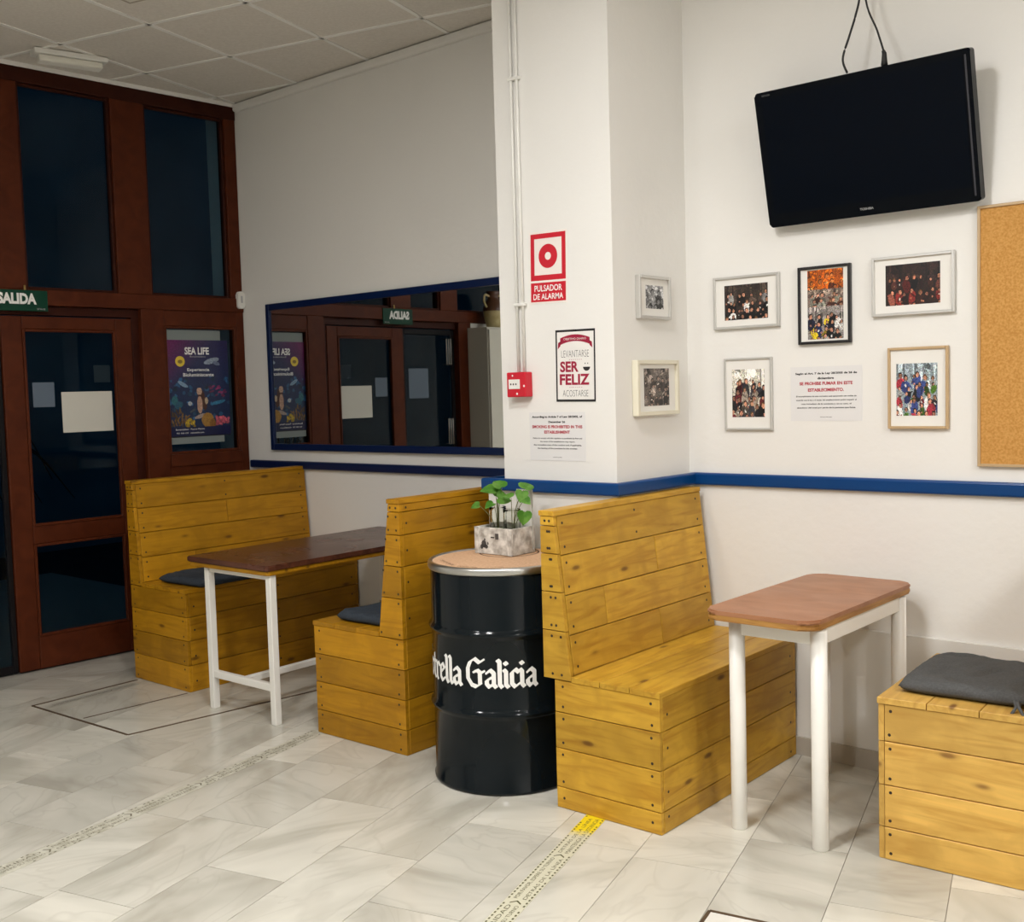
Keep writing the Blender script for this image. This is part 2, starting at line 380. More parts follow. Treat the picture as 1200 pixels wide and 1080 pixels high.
# ================================================================ SETTING
# floor
bm = bmesh.new(); prism(bm, [(-9.5, -3.9), (3.3, -3.9), (3.3, 4.6), (-9.5, 4.6)], -.12, -.003)
FLOOR = structure(mesh('floor', bm, [GROUT, GROUT])); MARB = marble()
TW, TL = .315, .64
full = bmesh.new(); prism(full, rect(-TL/2+.0011, -TW/2+.0011, TL/2-.0011, TW/2-.0011), -.010, 0)
tile_me = bpy.data.meshes.new('floor_tile'); full.to_mesh(tile_me); full.free(); tile_me.materials.append(MARB)
tcount = 0
rot_t = math.atan2(GM.y, GM.x)
for i in range(-16, 9):
    n0 = -2.43+TW*i; off = [2.996, 3.31, 2.965, 3.30][i % 4]+random.uniform(-.03, .03)*(i not in (-1, 0, 1, 2)) if i < 4 else {4: 3.25, 5: 3.53, 6: 3.17}.get(i, 3.1+.3*(i % 2))
    if i == -1: off = 2.996
    if i == 0: off = 3.31
    if i == 1: off = 2.965
    if i == 2: off = 3.30
    for j in range(-14, 6):
        m0 = off+TL*j; c = GN*(n0+TW/2)+GM*(m0+TL/2)
        # tiles one by one where the photograph shows the floor
        inview = (c.y > .9 and -6.4 < c.x < .4 and c.y < 4.5)
        if not inview: continue
        corners = [tuple(c+GN*sn*(TW/2-.0011)+GM*sm*(TL/2-.0011)) for sn, sm in ((-1, -1), (1, -1), (1, 1), (-1, 1))]
        p = room_clip(corners)
        if area(p) < .004: continue
        tcount += 1
        if abs(area(p)-area(corners)) < 1e-5:
            o = bpy.data.objects.new('floor_tile', tile_me); link(o, FLOOR, loc=(c.x, c.y, 0), rot=(0, 0, rot_t))
        else:
            bm = bmesh.new(); q = [((Vector(v)-c).dot(GM), -(Vector(v)-c).dot(GN)) for v in p]
            if sum(q[k][0]*q[(k+1) % len(q)][1]-q[(k+1) % len(q)][0]*q[k][1] for k in range(len(q))) < 0: q = q[::-1]
            prism(bm, q, -.010, 0); mesh('floor_tile', bm, MARB, FLOOR, loc=(c.x, c.y, 0), rot=(0, 0, rot_t))
# the rest of the floor, behind the camera: the same tiles joined
bm = bmesh.new()
for i in range(-22, 26):
    for j in range(-18, 8):
        c = GN*(-2.43+TW*i+TW/2)+GM*(3+(.32 if i % 2 else 0)+TL*j)
        if (c.y > .9 and -6.4 < c.x < .4 and c.y < 4.5): continue
        p = room_clip([tuple(c+GN*sn*(TW/2-.0011)+GM*sm*(TL/2-.0011)) for sn, sm in ((-1, -1), (1, -1), (1, 1), (-1, 1))])
        if area(p) > .004: prism(bm, p, -.010, -.0004)
o = mesh('far_floor_tiles', bm, MARB, FLOOR); o['kind'] = 'stuff'

# ceiling
bm = bmesh.new(); prism(bm, [(-6.5, -3.9), (3.3, -3.9), (3.3, 4.6), (-6.5, 4.6)], H+.03, H+.12)
CEIL = structure(mesh('ceiling', bm, CEIL_T))
CT = .61; n_0, m_0 = -4.0, 4.275
full = bmesh.new(); prism(full, rect(-CT/2+.002, -CT/2+.002, CT/2-.002, CT/2-.002), 0, .015); ct_me = bpy.data.meshes.new('ceiling_tile'); full.to_mesh(ct_me); full.free(); ct_me.materials.append(CEIL_T)
for i in range(-6, 14):
    for j in range(-14, 5):
        if (i, j) in PANELS: continue
        c = GN*(n_0+CT*(i+.5))+GM*(m_0+CT*(j+.5))
        cs = [tuple(c+GN*sn*(CT/2-.002)+GM*sm*(CT/2-.002)) for sn, sm in ((-1, -1), (1, -1), (1, 1), (-1, 1))]
        p = room_clip(cs)
        if area(p) < .003: continue
        if abs(area(p)-area(cs)) < 1e-5:
            o = bpy.data.objects.new('ceiling_tile', ct_me); link(o, CEIL, loc=(c.x, c.y, H), rot=(0, 0, GA))
        else:
            bm = bmesh.new(); q = [((Vector(v)-c).dot(GN), (Vector(v)-c).dot(GM)) for v in p]; prism(bm, q, 0, .015)
            mesh('ceiling_tile', bm, CEIL_T, CEIL, loc=(c.x, c.y, H), rot=(0, 0, GA))
for k in range(-6, 15):
    for (A, B, base) in ((GN, GM, n_0+CT*k), (GM, GN, m_0+CT*(k-10))):
        L0 = A*base
        p = room_clip([tuple(L0+A*s*.011+B*t) for s, t in ((-1, -14), (1, -14), (1, 14), (-1, 14))])
        if area(p) < .003: continue
        bm = bmesh.new(); fs = prism(bm, p, H-.005, H+.012); bmesh.ops.recalc_face_normals(bm, faces=bm.faces); mesh('grid_bar', bm, CEIL_BAR, CEIL)
# lit panels in the ceiling (out of frame, with added fill behind the camera)
for q, (i, j) in enumerate(PANELS):
    c = GN*(n_0+CT*(i+.5))+GM*(m_0+CT*(j+.5))
    pl = thing('ceiling_light', ['square lit panel in the ceiling nearest the television', 'square lit panel in the ceiling above and right of the cork board', 'added square fill light panel in the ceiling behind and left of the camera', 'added square fill light panel in the ceiling behind the camera', 'added square fill light panel in the ceiling behind and right of the camera'][q], 'ceiling light', (c.x, c.y, H), (0, 0, GA), 'ceiling light panels')
    bm = bmesh.new(); prism(bm, rect(-.16, -.16, .16, .16), -.001, .004); mesh('diffuser', bm, LIGHTM, pl)
    bm = bmesh.new()
    for r_ in (rect(-.303, -.303, .303, -.16), rect(-.303, .16, .303, .303), rect(-.303, -.16, -.16, .16), rect(.16, -.16, .303, .16)): prism(bm, r_, -.004, .01)
    mesh('frame', bm, CEIL_BAR, pl)

# walls
def wallbox(name, poly, z0, z1, m=PLASTER):
    bm = bmesh.new(); prism(bm, poly, z0, z1); bmesh.ops.recalc_face_normals(bm, faces=bm.faces); return structure(mesh(name, bm, m))
wallbox('wall_back', rect(-6.3, YM, -2.5, YM+.2), -.05, H+.05)
cw = wallbox('wall_column', rect(XCL, YC, XCR, YM-.001), -.05, H+.03)
wallbox('wall_right', rect(XCR, YT, XE, YT+.39), -.05, H+.05)
wallbox('wall_east', rect(XE, YF, XE+.2, YT), -.05, H+.05)
wallbox('wall_front', rect(-6.6, YF-.2, XE+.2, YF), -.05, H+.05)
# thicker painted lower walls under the blue rail
wallbox('trim_1', rect(XCL-.07, YC-.03, XCR+.02, YC), -.0, 1.115, PLASTER_LOW)
wallbox('trim_2', rect(XCL-.07, YC, XCL, YM-.001), 0, 1.115, PLASTER_LOW)
wallbox('trim_3', rect(XCR, YC, XCR+.02, YT), 0, 1.115, PLASTER_LOW)
wallbox('trim_4', rect(XCR+.02, YT-.022, XE, YT), 0, .545, PLASTER_LOW)
wallbox('baseboard_right', rect(XCR+.02, YT-.034, XE, YT-.022), 0, .075, specked('beige_marble_skirting', (.42, .38, .32), (.52, .48, .41), 6, .3, .05))
wallbox('baseboard_back', rect(-5.93, YM-.012, XCL-.07, YM), 0, .075, GROUT)
# blue rails
def rail(name, pts, zc, hh, dp, m, rad=.008):
    """pts: polyline of the wall face in plan; rail stands dp in front (to the right-hand side of travel)"""
    P = [Vector(p) for p in pts]; offs = []
    for i, p in enumerate(P):
        nn = []
        for a, b in ((i-1, i), (i, i+1)):
            if 0 <= a and b < len(P):
                d = (P[b]-P[a]).normalized(); nn.append(Vector((d.y, -d.x)))
        n = nn[0] if len(nn) == 1 else (nn[0]+nn[1])/(1+nn[0].dot(nn[1])); offs.append(n)
    prof = [(0, -hh/2), (dp-rad, -hh/2), (dp-rad*.3, -hh/2+rad*.3), (dp, -hh/2+rad), (dp, hh/2-rad), (dp-rad*.3, hh/2-rad*.3), (dp-rad, hh/2), (0, hh/2)]
    bm = bmesh.new(); rs = [[bm.verts.new((*(p+n*a), zc+b)) for a, b in prof] for p, n in zip(P, offs)]
    for q, s in zip(rs, rs[1:]):
        for k in range(len(prof)): bm.faces.new((q[k], q[(k+1) % len(prof)], s[(k+1) % len(prof)], s[k]))
    bm.faces.new(rs[0]); bm.faces.new(rs[-1][::-1]); bmesh.ops.recalc_face_normals(bm, faces=bm.faces)
    return structure(mesh(name, bm, m))
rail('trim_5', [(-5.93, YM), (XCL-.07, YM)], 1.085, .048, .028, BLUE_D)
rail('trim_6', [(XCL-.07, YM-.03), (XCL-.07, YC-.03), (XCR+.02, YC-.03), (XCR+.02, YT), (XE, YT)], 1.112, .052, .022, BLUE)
# ceiling edge mouldings
rail('trim_7', [(-5.95, YM), (XCL, YM)], H-.03, .05, .03, PLASTER, .012)
rail('trim_8', [(xd(YF), YF), (xd(YM), YM)], H-.012, .024, .018, CEIL_BAR, .004)

# ---------------------------------------------------------------- door wall (local x along the wall, y up, z into the room)
ang = math.atan2(1, DA)
DW = (xd(0), 0, 0); DR = (math.pi/2, 0, ang)
def dw(name): return sempty(name, DW, DR)
W = dw('wall_left')
def fr(name, x0, y0, x1, y1, z0, z1, m=MAHOG, parent=None, bev=.004): return cube(name, m, parent or W, x0, y0, z0, x1, y1, z1, bev)
PZ = -.09
# uprights and beams
POSTS = [(4.18, 4.262), (3.42, 3.632), (2.665, 2.88), (2.13, 2.33), (1.36, 1.50)]
for a, b in POSTS: fr('upright', a, 2.15, b, H-.02, PZ, 0)
fr('upright', 4.205, 0, 4.262, 2.15, PZ, .002)
fr('upright', 3.55, 0, 3.70, 2.15, PZ, .004)
fr('upright', 3.502, 0, 3.552, 2.06, PZ, -.035, MAHOG_D)
fr('upright', 1.98, 0, 2.13, 2.15, PZ, .004)
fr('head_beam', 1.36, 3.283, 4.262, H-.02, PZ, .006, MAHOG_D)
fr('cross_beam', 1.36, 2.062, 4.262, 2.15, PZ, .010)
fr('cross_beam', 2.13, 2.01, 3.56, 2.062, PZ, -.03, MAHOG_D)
fr('sill_rail', 3.70, .0, 4.21, 1.17, PZ, .0)
fr('sill_moulding', 3.70, 1.10, 4.21, 1.175, -.01, .012)
fr('top_rail', 3.70, 1.966, 4.21, 2.062, PZ, .0)
# masonry to the left, up to the front corner
cube('masonry', PLASTER, W, YF, 0, -.2, 1.36, H+.03, 0)
cube('masonry', PLASTER, W, 1.36, 0, -.2, 1.98, 2.15, -.001)
def pane(name, x0, y0, x1, y1, z=-.045, mould=True, parent=None, m=MAHOG_D):
    w_ = parent or dw(name)
    cube('pane', GLASS, w_, x0+.006, y0+.006, z-.003, x1-.006, y1-.006, z+.003)
    if mould:
        for q in ((x0, y0, x0+.016, y1), (x1-.016, y0, x1, y1), (x0+.016, y0, x1-.016, y0+.016), (x0+.016, y1-.016, x1-.016, y1)):
            cube('glazing_bead', m, w_, q[0], q[1], z+.003, q[2], q[3], z+.03, .003)
    return w_
for k, (a, b) in enumerate(((3.632, 4.18), (2.88, 3.42), (2.33, 2.665), (1.50, 2.13))): pane('window_%d' % (k+1), a, 2.15, b, 3.283)
win = pane('window_5', 3.70, 1.175, 4.205, 1.966, -.03, m=MAHOG)
# door leaf (right) hinged beside the side window
door = dw('door_1')
LZ0, LZ1 = -.075, -.03
for n_, q in (('stile', (2.735, .006, 2.85, 2.003)), ('stile', (3.40, .006, 3.50, 2.003)), ('rail', (2.85, 1.932, 3.40, 2.003)), ('rail', (2.85, .72, 3.40, .82)), ('rail', (2.85, .006, 3.40, .19))):
    cube(n_, MAHOG, door, q[0], q[1], LZ0, q[2], q[3], LZ1, .005)
pane('', 2.85, .82, 3.40, 1.932, -.055, True, door, MAHOG); pane('', 2.85, .19, 3.40, .72, -.055, True, door, MAHOG)
# the other leaf: dark full glass with two steel pull grilles, mostly outside the frame but seen in the mirror
leaf = dw('door_2')
DKM = mat('dark_door_frame', (.008, .007, .008), .35, spec=.2)
for n_, q in (('stile', (2.135, .006, 2.175, 2.003)), ('stile', (2.705, .006, 2.733, 2.003)), ('rail', (2.175, 1.96, 2.705, 2.003)), ('rail', (2.175, .006, 2.705, .05))):
    cube(n_, DKM, leaf, q[0], q[1], -.078, q[2], q[3], -.045, .003)
cube('pane', GLASS, leaf, 2.178, .053, -.064, 2.702, 1.957, -.058)
for y0, y1 in ((1.10, 1.30), (1.73, 1.93)):
    for xx in (2.215, 2.24, 2.265):
        bm = bmesh.new(); tube(bm, [(xx, y0, -.052), (xx, y0, -.012), (xx, y1, -.012), (xx, y1, -.052)], .006, 8); mesh('door_handle', bm, STEEL, leaf, smooth=True)

# outside: night street and a far dark glazed screen
bm = bmesh.new(); prism(bm, [(-14, -5), (-6.17, -5), (-6.17, 7), (-14, 7)], -.10, -.02)
bm2 = wallbox('wall_street', rect(-11.2, -4, -11, 8), -.1, 12, specked('street_wall', (.06, .15, .20), (.10, .22, .28), 1.2, .8))
structure(mesh('ground', bm, STREET))

# ================================================================ BENCHES
def bench(label, loc, rz, sx, w_, L, zs, zt, ov, xt, xb, rows, m, wrap=False, joints=((), (.62,), (.25,), (.6,)), endm=None):
    t = thing('bench', label, 'bench', loc, (0, 0, rz), None)
    P = lambda x, y, z: (sx*x, y, z)
    TH = .018; zb = zs-.02
    scr = bmesh.new()
    def screw(p, n):
        p = Vector(p); n = Vector(n).normalized(); a = n.orthogonal().normalized(); b = n.cross(a)
        v0 = [scr.verts.new(p+n*.0006+(a*math.cos(q)+b*math.sin(q))*.0054) for q in [k*math.pi/3 for k in range(6)]]
        v1 = [scr.verts.new(p-n*.002+(a*math.cos(q)+b*math.sin(q))*.0054) for q in [k*math.pi/3 for k in range(6)]]
        scr.faces.new(v0)
        for k in range(6): scr.faces.new((v0[k], v1[k], v1[(k+1) % 6], v0[(k+1) % 6]))
    rows = [r*zb for r in rows]
    jig = lambda: random.uniform(-.0012, .0012)
    def fx(z): return xb+(xt-xb)*(z-zs)/(zt-zs)
    # box: near end, far end, front and back
    for z0, z1 in zip(rows, rows[1:]):
        j = jig()
        X0, X1, Y0 = (0, w_, TH) if not wrap else (TH, w_-TH, 0)
        slab('plank', t, P(X0, j, z0), P(X1, j, z0), P(X1, j, z1), P(X0, j, z1), (0, TH, 0), m)
        for x in (.035, w_-.035):
            for z in ((z0+.022, z1-.022) if z1-z0 > .09 else ((z0+z1)/2,)): screw(P(x+random.uniform(-.004, .004), j, z), (0, -1, 0))
        slab('plank', t, P(0, L, z0), P(w_, L, z0), P(w_, L, z1), P(0, L, z1), (0, -TH, 0), m)
        slab('plank', t, P(w_, Y0, z0), P(w_, L-TH, z0), P(w_, L-TH, z1), P(w_, Y0, z1), (-sx*TH, 0, 0), m)
        for y in (.045, L*.5, L-.05): screw(P(w_, y, (z0+z1)/2+random.uniform(-.02, .02)), (sx, 0, 0))
        slab('plank', t, P(0, Y0, z0), P(0, L-TH, z0), P(0, L-TH, z1), P(0, Y0, z1), (sx*TH, 0, 0), m)
    # seat boards
    sb = fx(zs); n = 3; ws = (w_+.004-sb)/n
    for k in range(n):
        x0 = sb+ws*k
        slab('seat_board', t, P(x0, -.004, zs), P(x0, L, zs), P(x0+ws, L, zs), P(x0+ws, -.004, zs), (0, 0, -.02), m)
    slab('seat_board', t, P(0, .02, zs-.001), P(0, L, zs-.001), P(sb, L, zs-.001), P(sb, .02, zs-.001), (0, 0, -.018), m)
    # backrest
    zc = zt-.018; nr = 4; hz = [zs+(zc-zs)*k/nr for k in range(nr+1)]
    ez = [zb+.001]+[zs+.004+(zc-zs)*q for q in (.27, .515, .755, .93)]+[zc]
    for z0, z1 in zip(ez, ez[1:]):
        j = jig()-.001
        slab('plank', t, P(-ov, j, z0), P(fx(z0)-.001, j, z0), P(fx(z1)-.001, j, z1), P(-ov, j, z1), (0, TH, 0), m)
        for x in (.02, fx(z0)-.02):
            for z in ((z0+.02, z1-.02) if z1-z0 > .06 else ((z0+z1)/2,)):
                screw(P(x-ov*.5, j, z), (0, -1, 0))
        slab('plank', t, P(-ov, L, z0), P(fx(z0)-.001, L, z0), P(fx(z1)-.001, L, z1), P(-ov, L, z1), (0, -TH, 0), m)
        slab('plank', t, P(-ov, TH, z0), P(-ov, L-TH, z0), P(-ov, L-TH, z1), P(-ov, TH, z1), (sx*TH, 0, 0), m)
        for y in (.04, L-.04): screw(P(-ov, y, (z0+z1)/2), (-sx, 0, 0))
    nrm = Vector((sx*(zt-zs), 0, (xb-xt))).normalized(); T = -nrm*TH
    for r in range(nr):
        z0, z1 = hz[r], hz[r+1]; cuts = [TH]+[L*c for c in joints[nr-1-r]]+[L-.001]
        for y0, y1 in zip(cuts, cuts[1:]):
            slab('back_board', t, P(fx(z0), y0, z0), P(fx(z0), y1, z0), P(fx(z1), y1, z1), P(fx(z1), y0, z1), T, m)
        for y in [.045, L-.045]+([L*.5] if r == 3 else []):
            for q in (.2, .8):
                z = z0+(z1-z0)*q; screw(P(fx(z), y, z), nrm)
    slab('top_board', t, P(-ov-.004, -.005, zt), P(-ov-.004, L, zt), P(xt+.006, L, zt), P(xt+.006, -.005, zt), (0, 0, -.018), m)
    o = mesh('screw_heads', scr, SCREWM, t); o['kind'] = 'stuff'
    return t
BR = [0, .29/1.03, .54/1.0, .78, 1.0]
bench('pine plank bench with a backrest against the red-brown doorway, farthest left', (-5.455, 3.08, 0), .003, 1, .53, 1.165, .535, 1.083, .0, .065, .11, [0, .27, .52, .76, 1], PINE_D, joints=((), (.5,), (), (.3,)))
bench('pine plank bench with its back to the black drum, a small grey cushion on it', (-3.290, 3.068, 0), .02, -1, .570, 1.16, .51, 1.077, .0, .066, .145, [0, .22, .48, .74, 1], PINE_D, joints=((.6,), (.35,), (.6,), ()))
bench('empty pine plank bench with high backrest right of the black drum', (-2.447, 3.014, 0), .012, 1, .447, 1.015, .490, 1.080, .047, .014, .079, [0, .165, .47, .75, 1.0], PINE)
bench('pine plank bench seat at the right edge, under a grey cushion with ties', (-.80, 3.335, 0), .0736, -1, .565, .655, .520, 1.08, .0, .065, .11, [0, .21, .48, .76, 1.0], PINE_L, wrap=True)

# ================================================================ CUSHIONS
def cushion(label, loc, rz, wx, wy, m, seed, tie=None, th=.042):
    t = thing('cushion', label, 'cushion', loc, (0, 0, rz))
    bm = bmesh.new(); n = 34
    g = {}
    for s in (1, -1):
        for i in range(n+1):
            for j in range(n+1):
                u, v = i/n*2-1, j/n*2-1
                e = min(1, (1-abs(u)**8)*(1-abs(v)**8)*1.6); hgt = th/2*(e**.5)
                if s < 0: hgt *= .9
                wr = pnoise(Vector((u*1.7+seed, v*1.7, s))); hgt += (.010*wr+.005*(1-abs(pnoise(Vector((u*3+seed*2, v*3+wr*2, 4)))*3)))*e if s > 0 else 0
                pin = 1-.06*(abs(u*v))**2
                x = u*wx/2*(1-.03*(1-abs(v))**2)*pin; y = v*wy/2*(1-.03*(1-abs(u))**2)*pin
                if s < 0 and (i in (0, n) or j in (0, n)): continue
                g[s, i, j] = bm.verts.new((x, y, th*.45+s*hgt))
    gg = lambda s, i, j: g.get((s, i, j)) or g[1, i, j]
    for s in (1, -1):
        for i in range(n):
            for j in range(n):
                q = [gg(s, i, j), gg(s, i+1, j), gg(s, i+1, j+1), gg(s, i, j+1)]
                if len(set(q)) == 4: bm.faces.new(q if s > 0 else q[::-1])
    mesh('cushion_cover', bm, m, t, smooth=True)
    if tie:
        for pts in tie:
            bm = bmesh.new(); tube(bm, smoothpts(pts, 5), .006, 6, .0035); mesh('tie_ribbon', bm, m, t, smooth=True)
    return t
cushion('dark blue-grey seat cushion half hidden under the dark table top', (-5.09, 3.345, .537), .05, .40, .42, CUSH_B, 1)
cushion('small blue-grey cushion on the bench that backs onto the drum', (-3.61, 3.31, .512), .04, .36, .40, CUSH_B, 4)
cushion('charcoal cushion with fabric ties at the right edge of the picture', (-1.155, 3.61, .522), .07, .41, .47, CUSH, 9,
        tie=[[(.15, -.215, .02), (.165, -.262, .014), (.145, -.285, -.02), (.120, -.287, -.05)], [(.16, -.215, .02), (.175, -.268, .016), (.195, -.285, -.015), (.18, -.287, -.035), (.185, -.287, -.055)]])

# ================================================================ TABLES
def rounded(x0, y0, x1, y1, r, n=6):
    out = []
    for cx, cy, a in ((x1-r, y1-r, 0), (x0+r, y1-r, 90), (x0+r, y0+r, 180), (x1-r, y0+r, 270)):
        for k in range(n+1):
            t = math.radians(a+90*k/n); out.append((cx+r*math.cos(t), cy+r*math.sin(t)))
    return out
def tabletop(bm, poly, z0, z1, bev=.005):
    fs = prism(bm, poly, z0, z1); bmesh.ops.bevel(bm, geom=list(fs[1].edges)+list(fs[0].edges), offset=bev, segments=2, affect='EDGES')
t = thing('table', 'narrow table with dark red-brown top and white square legs between two benches', 'table', (-4.39, 3.60, 0), (0, 0, .015))
bm = bmesh.new(); tabletop(bm, rounded(-.325, -.64, .315, .645, .02, 3), .722, .748, .004); mesh('tabletop', bm, TOP_D, t)
bm = bmesh.new(); tabletop(bm, rounded(-.315, -.63, .305, .635, .02, 3), .700, .722, .003); o = mesh('edge_band', bm, PINE_D, t)
for x in (-.205, .275):
    for y in (-.59, .56):
        cube('leg', WHITE_M, t, x-.018, y-.018, 0, x+.018, y+.018, .700, .003)
for y in (-.59, .56):
    cube('cross_rail', WHITE_M, t, -.187, y-.014, .155, .257, y+.014, .19, .003)
    cube('top_rail', WHITE_M, t, -.187, y-.014, .676, .257, y+.014, .700, .003)
cube('stretcher', WHITE_M, t, .02, -.576, .158, .05, .546, .188, .003)

t = thing('table', 'small table with round-cornered light brown top and round white legs', 'table', (-1.70, 3.60, 0), (0, 0, .0))
bm = bmesh.new(); tabletop(bm, rounded(-.215, -.445, .188, .40, .055), .747, .762, .005); mesh('tabletop', bm, TOP_L, t)
bm = bmesh.new(); tabletop(bm, rounded(-.214, -.444, .187, .399, .054), .728, .747, .005); mesh('edge_band', bm, grainwood('plywood_edge', (.26, .11, .025), (.46, .24, .06), .45, (3, 3, 40)), t)
for x in (-.130, .165):
    for y in (-.36, .30):
        bm = bmesh.new(); lathe(bm, [(0, 0), (.024, 0), (.0265, .004), (.0265, .722), (0, .728)], 24); mesh('leg', bm, WHITE_M, t, loc=(x, y, 0), smooth=False)
for q in ((-.13, -.372, .165, -.348), (-.13, .288, .165, .312), (-.142, -.36, -.118, .30), (.153, -.36, .177, .30)):
    cube('apron', WHITE_M, t, q[0], q[1], .672, q[2], q[3], .7275, .002)
for o in list(t.children):
    if o.name.startswith('leg'):
        for p in o.data.polygons: p.use_smooth = abs(p.normal.z) < .5

# ================================================================ DRUM
DX, DY, DRR, DH = -2.845, 3.195, .285, .857
t = thing('drum', 'black steel drum with white blackletter writing between two pine benches', 'barrel', (DX, DY, 0))
prof = [(0, .008), (DRR-.012, .008), (DRR-.006, 0), (DRR+.003, .003), (DRR+.004, .014), (DRR-.002, .02)]
def rib(z): return [(DRR-.002, z-.022), (DRR+.002, z-.014), (DRR+.009, z-.005), (DRR+.010, z), (DRR+.009, z+.005), (DRR+.002, z+.014), (DRR-.002, z+.022)]
prof += rib(.305)+rib(.607)+[(DRR-.002, .825), (DRR-.004, .832), (0, .832)]
bm = bmesh.new(); lathe(bm, prof, 96); o = mesh('drum_shell', bm, DRUM, t, smooth=True)
bm = bmesh.new(); lathe(bm, [(DRR-.006, .828), (DRR+.003, .830), (DRR+.007, .838), (DRR+.007, .852), (DRR+.002, DH+.002), (DRR-.008, DH+.002), (DRR-.012, .850), (DRR-.012, .828), (DRR-.006, .828)], 96); mesh('rim', bm, SILVER, t, smooth=True)
bm = bmesh.new(); lathe(bm, [(0, .84), (DRR-.012, .84), (DRR-.012, DH-.003), (0, DH-.003)], 96); mesh('top_disc', bm, CORK_D, t)
BROWN = mat('brown_print', (.10, .045, .02), .7)
ringo = curtain('printed_ring', BROWN, t, ring(-.07, .128, .116, .123, 64), DH-.0022)
# words printed round the disc
for k, (s, a, r) in enumerate((('CERVEZA ESPECIAL', -118, .225), ('DESDE 1906', -82, .232), ('LA CORUÑA', -55, .225))):
    aa = math.radians(a); text('printed_word', s, BROWN, t, r*math.cos(aa), r*math.sin(aa), [.16, .09, .07][k], .014, DH-.0020, rot=aa+math.pi/2)
# blackletter pen strokes
GL = {
 'E': (5.2, [[(4.1, 6.6), (2.8, 7.8), (1.5, 7.2), (.5, 5.5), (.5, 2), (2.2, .3), (4.2, 1.4)], [(1.4, 4.2), (3.9, 4.4)]]),
 's': (3.0, [[(2.2, 4.2), (1.2, 5), (.2, 3.8), (2.1, 1.5), (1.1, .2), (.1, .9)]]),
 't': (2.4, [[(.8, 6.8), (.8, 1), (1.7, .2)], [(0, 4.8), (1.9, 4.8)]]),
 'r': (2.9, [[(.1, 4.9), (.6, 4.4), (.6, .7), (1.2, .1)], [(.6, 4.0), (1.6, 4.9), (2.3, 4.2)]]),
 'e': (2.9, [[(.2, 4.1), (.2, 1.1), (1.2, .2), (2.2, 1.1)], [(.2, 4.1), (1.3, 5), (2.2, 4.0), (.5, 2.5)]]),
 'l': (1.75, [[(.0, 7.6), (.5, 7.2), (.5, .9), (1.1, .2)]]),
 'i': (1.95, [[(.0, 4.9), (.5, 4.4), (.5, .8), (1.1, .2)], [(.25, 6.9), (.75, 6.5)]]),
 'a': (3.4, [[(.3, 4.1), (1.2, 4.9), (2.2, 4.1), (2.2, .8), (2.8, .2)], [(2.2, 3.0), (.9, 2.5), (.2, 1.9), (.2, 1.0), (1.0, .2), (2.1, 1.2)]]),
 'c': (2.6, [[(2.1, 4.2), (1.2, 5), (.2, 4.1), (.2, 1.1), (1.1, .2), (2.1, .9)]]),
 'G': (5.9, [[(5.1, 7.6), (4.0, 6.9), (2.6, 7.9), (1.2, 7.0), (.4, 5.2), (.4, 2.4), (1.6, .6), (3.0, .2), (4.2, 1.0)], [(2.4, 4.3), (3.4, 4.7), (4.3, 4.0), (5.2, 4.4)], [(4.1, 4.2), (4.1, .9)]]),
 ' ': (1.3, []),
}
U0 = .01335; nibw = Vector((.95, .62))*.5
word = 'Estrella Galicia'
xg = sum(GL[c][0] for c in word[:9]); xcur = -xg
bm = bmesh.new(); z_base = .412; a_start = math.radians(-78.5)
def cyl(x, y, lift=.0012):
    a = a_start+x*U0/(DRR); r = DRR-.002+lift; return (r*math.cos(a), r*math.sin(a), z_base+y*U0*1.02)
for c in word:
    wd, st = GL[c]
    for s in st:
        for (p, q) in zip(s, s[1:]):
            p, q = Vector(p), Vector(q); ns = max(1, int((q-p).length/1.2))
            for k in range(ns):
                a_, b_ = p.lerp(q, k/ns), p.lerp(q, (k+1)/ns)
                # a broad nib: width vector rises to the right, plus a little pen thickness
                hull = []
                th = Vector((.14, -.22))
                pts = [a_+nibw+th, a_+nibw-th, a_-nibw+th, a_-nibw-th, b_+nibw+th, b_+nibw-th, b_-nibw+th, b_-nibw-th]
                pts = sorted({(round(v.x, 4), round(v.y, 4)) for v in pts})
                def half(ps):
                    h = []
                    for v in ps:
                        while len(h) > 1 and (h[-1][0]-h[-2][0])*(v[1]-h[-2][1])-(h[-1][1]-h[-2][1])*(v[0]-h[-2][0]) <= 0: h.pop()
                        h.append(v)
                    return h[:-1]
                hull = half(pts)+half(pts[::-1])
                if len(hull) > 2: bm.faces.new([bm.verts.new(cyl(xcur+v[0], v[1])) for v in hull])
    xcur += wd
mesh('blackletter_word', bm, WHITETXT, t)

# crate, jars and cuttings on the drum
t = thing('crate', 'small whitewashed wooden crate on top of the black drum', 'crate', (-2.925, 3.325, DH-.001), (0, 0, .0))
cx0, cx1, cy0, cy1, ch = -.100, .100, -.088, .056, .108
for n_, q in (('crate_board', (cx0, cy0, 0, cx1, cy0+.009, ch)), ('crate_board', (cx0, cy1-.009, 0, cx1, cy1, ch)), ('crate_board', (cx0, cy0+.009, 0, cx0+.009, cy1-.009, ch)), ('crate_board', (cx1-.009, cy0+.009, 0, cx1, cy1-.009, ch)), ('crate_base', (cx0+.009, cy0+.009, 0, cx1-.009, cy1-.009, .008))):
    cube(n_, CRATE, t, *q, .0015)
for x in (cx0+.012, cx1-.012): cube('corner_strip', CRATE, t, x-.011, cy0-.003, .0, x+.011, cy0, ch, .0008)
bm = bmesh.new()
blot = [disc(-.05, .040, .014, .016, 9), disc(-.038, .030, .011, .009, 7), disc(-.062, .028, .008, .010, 7), disc(-.045, .058, .005, .006, 6), disc(-.028, .043, .004, .007, 6), rect(.012, .062, .030, .086), rect(-.012, .066, .008, .072)]
for p in blot: bm.faces.new([bm.verts.new((x, cy0-.0006, y)) for x, y in p])
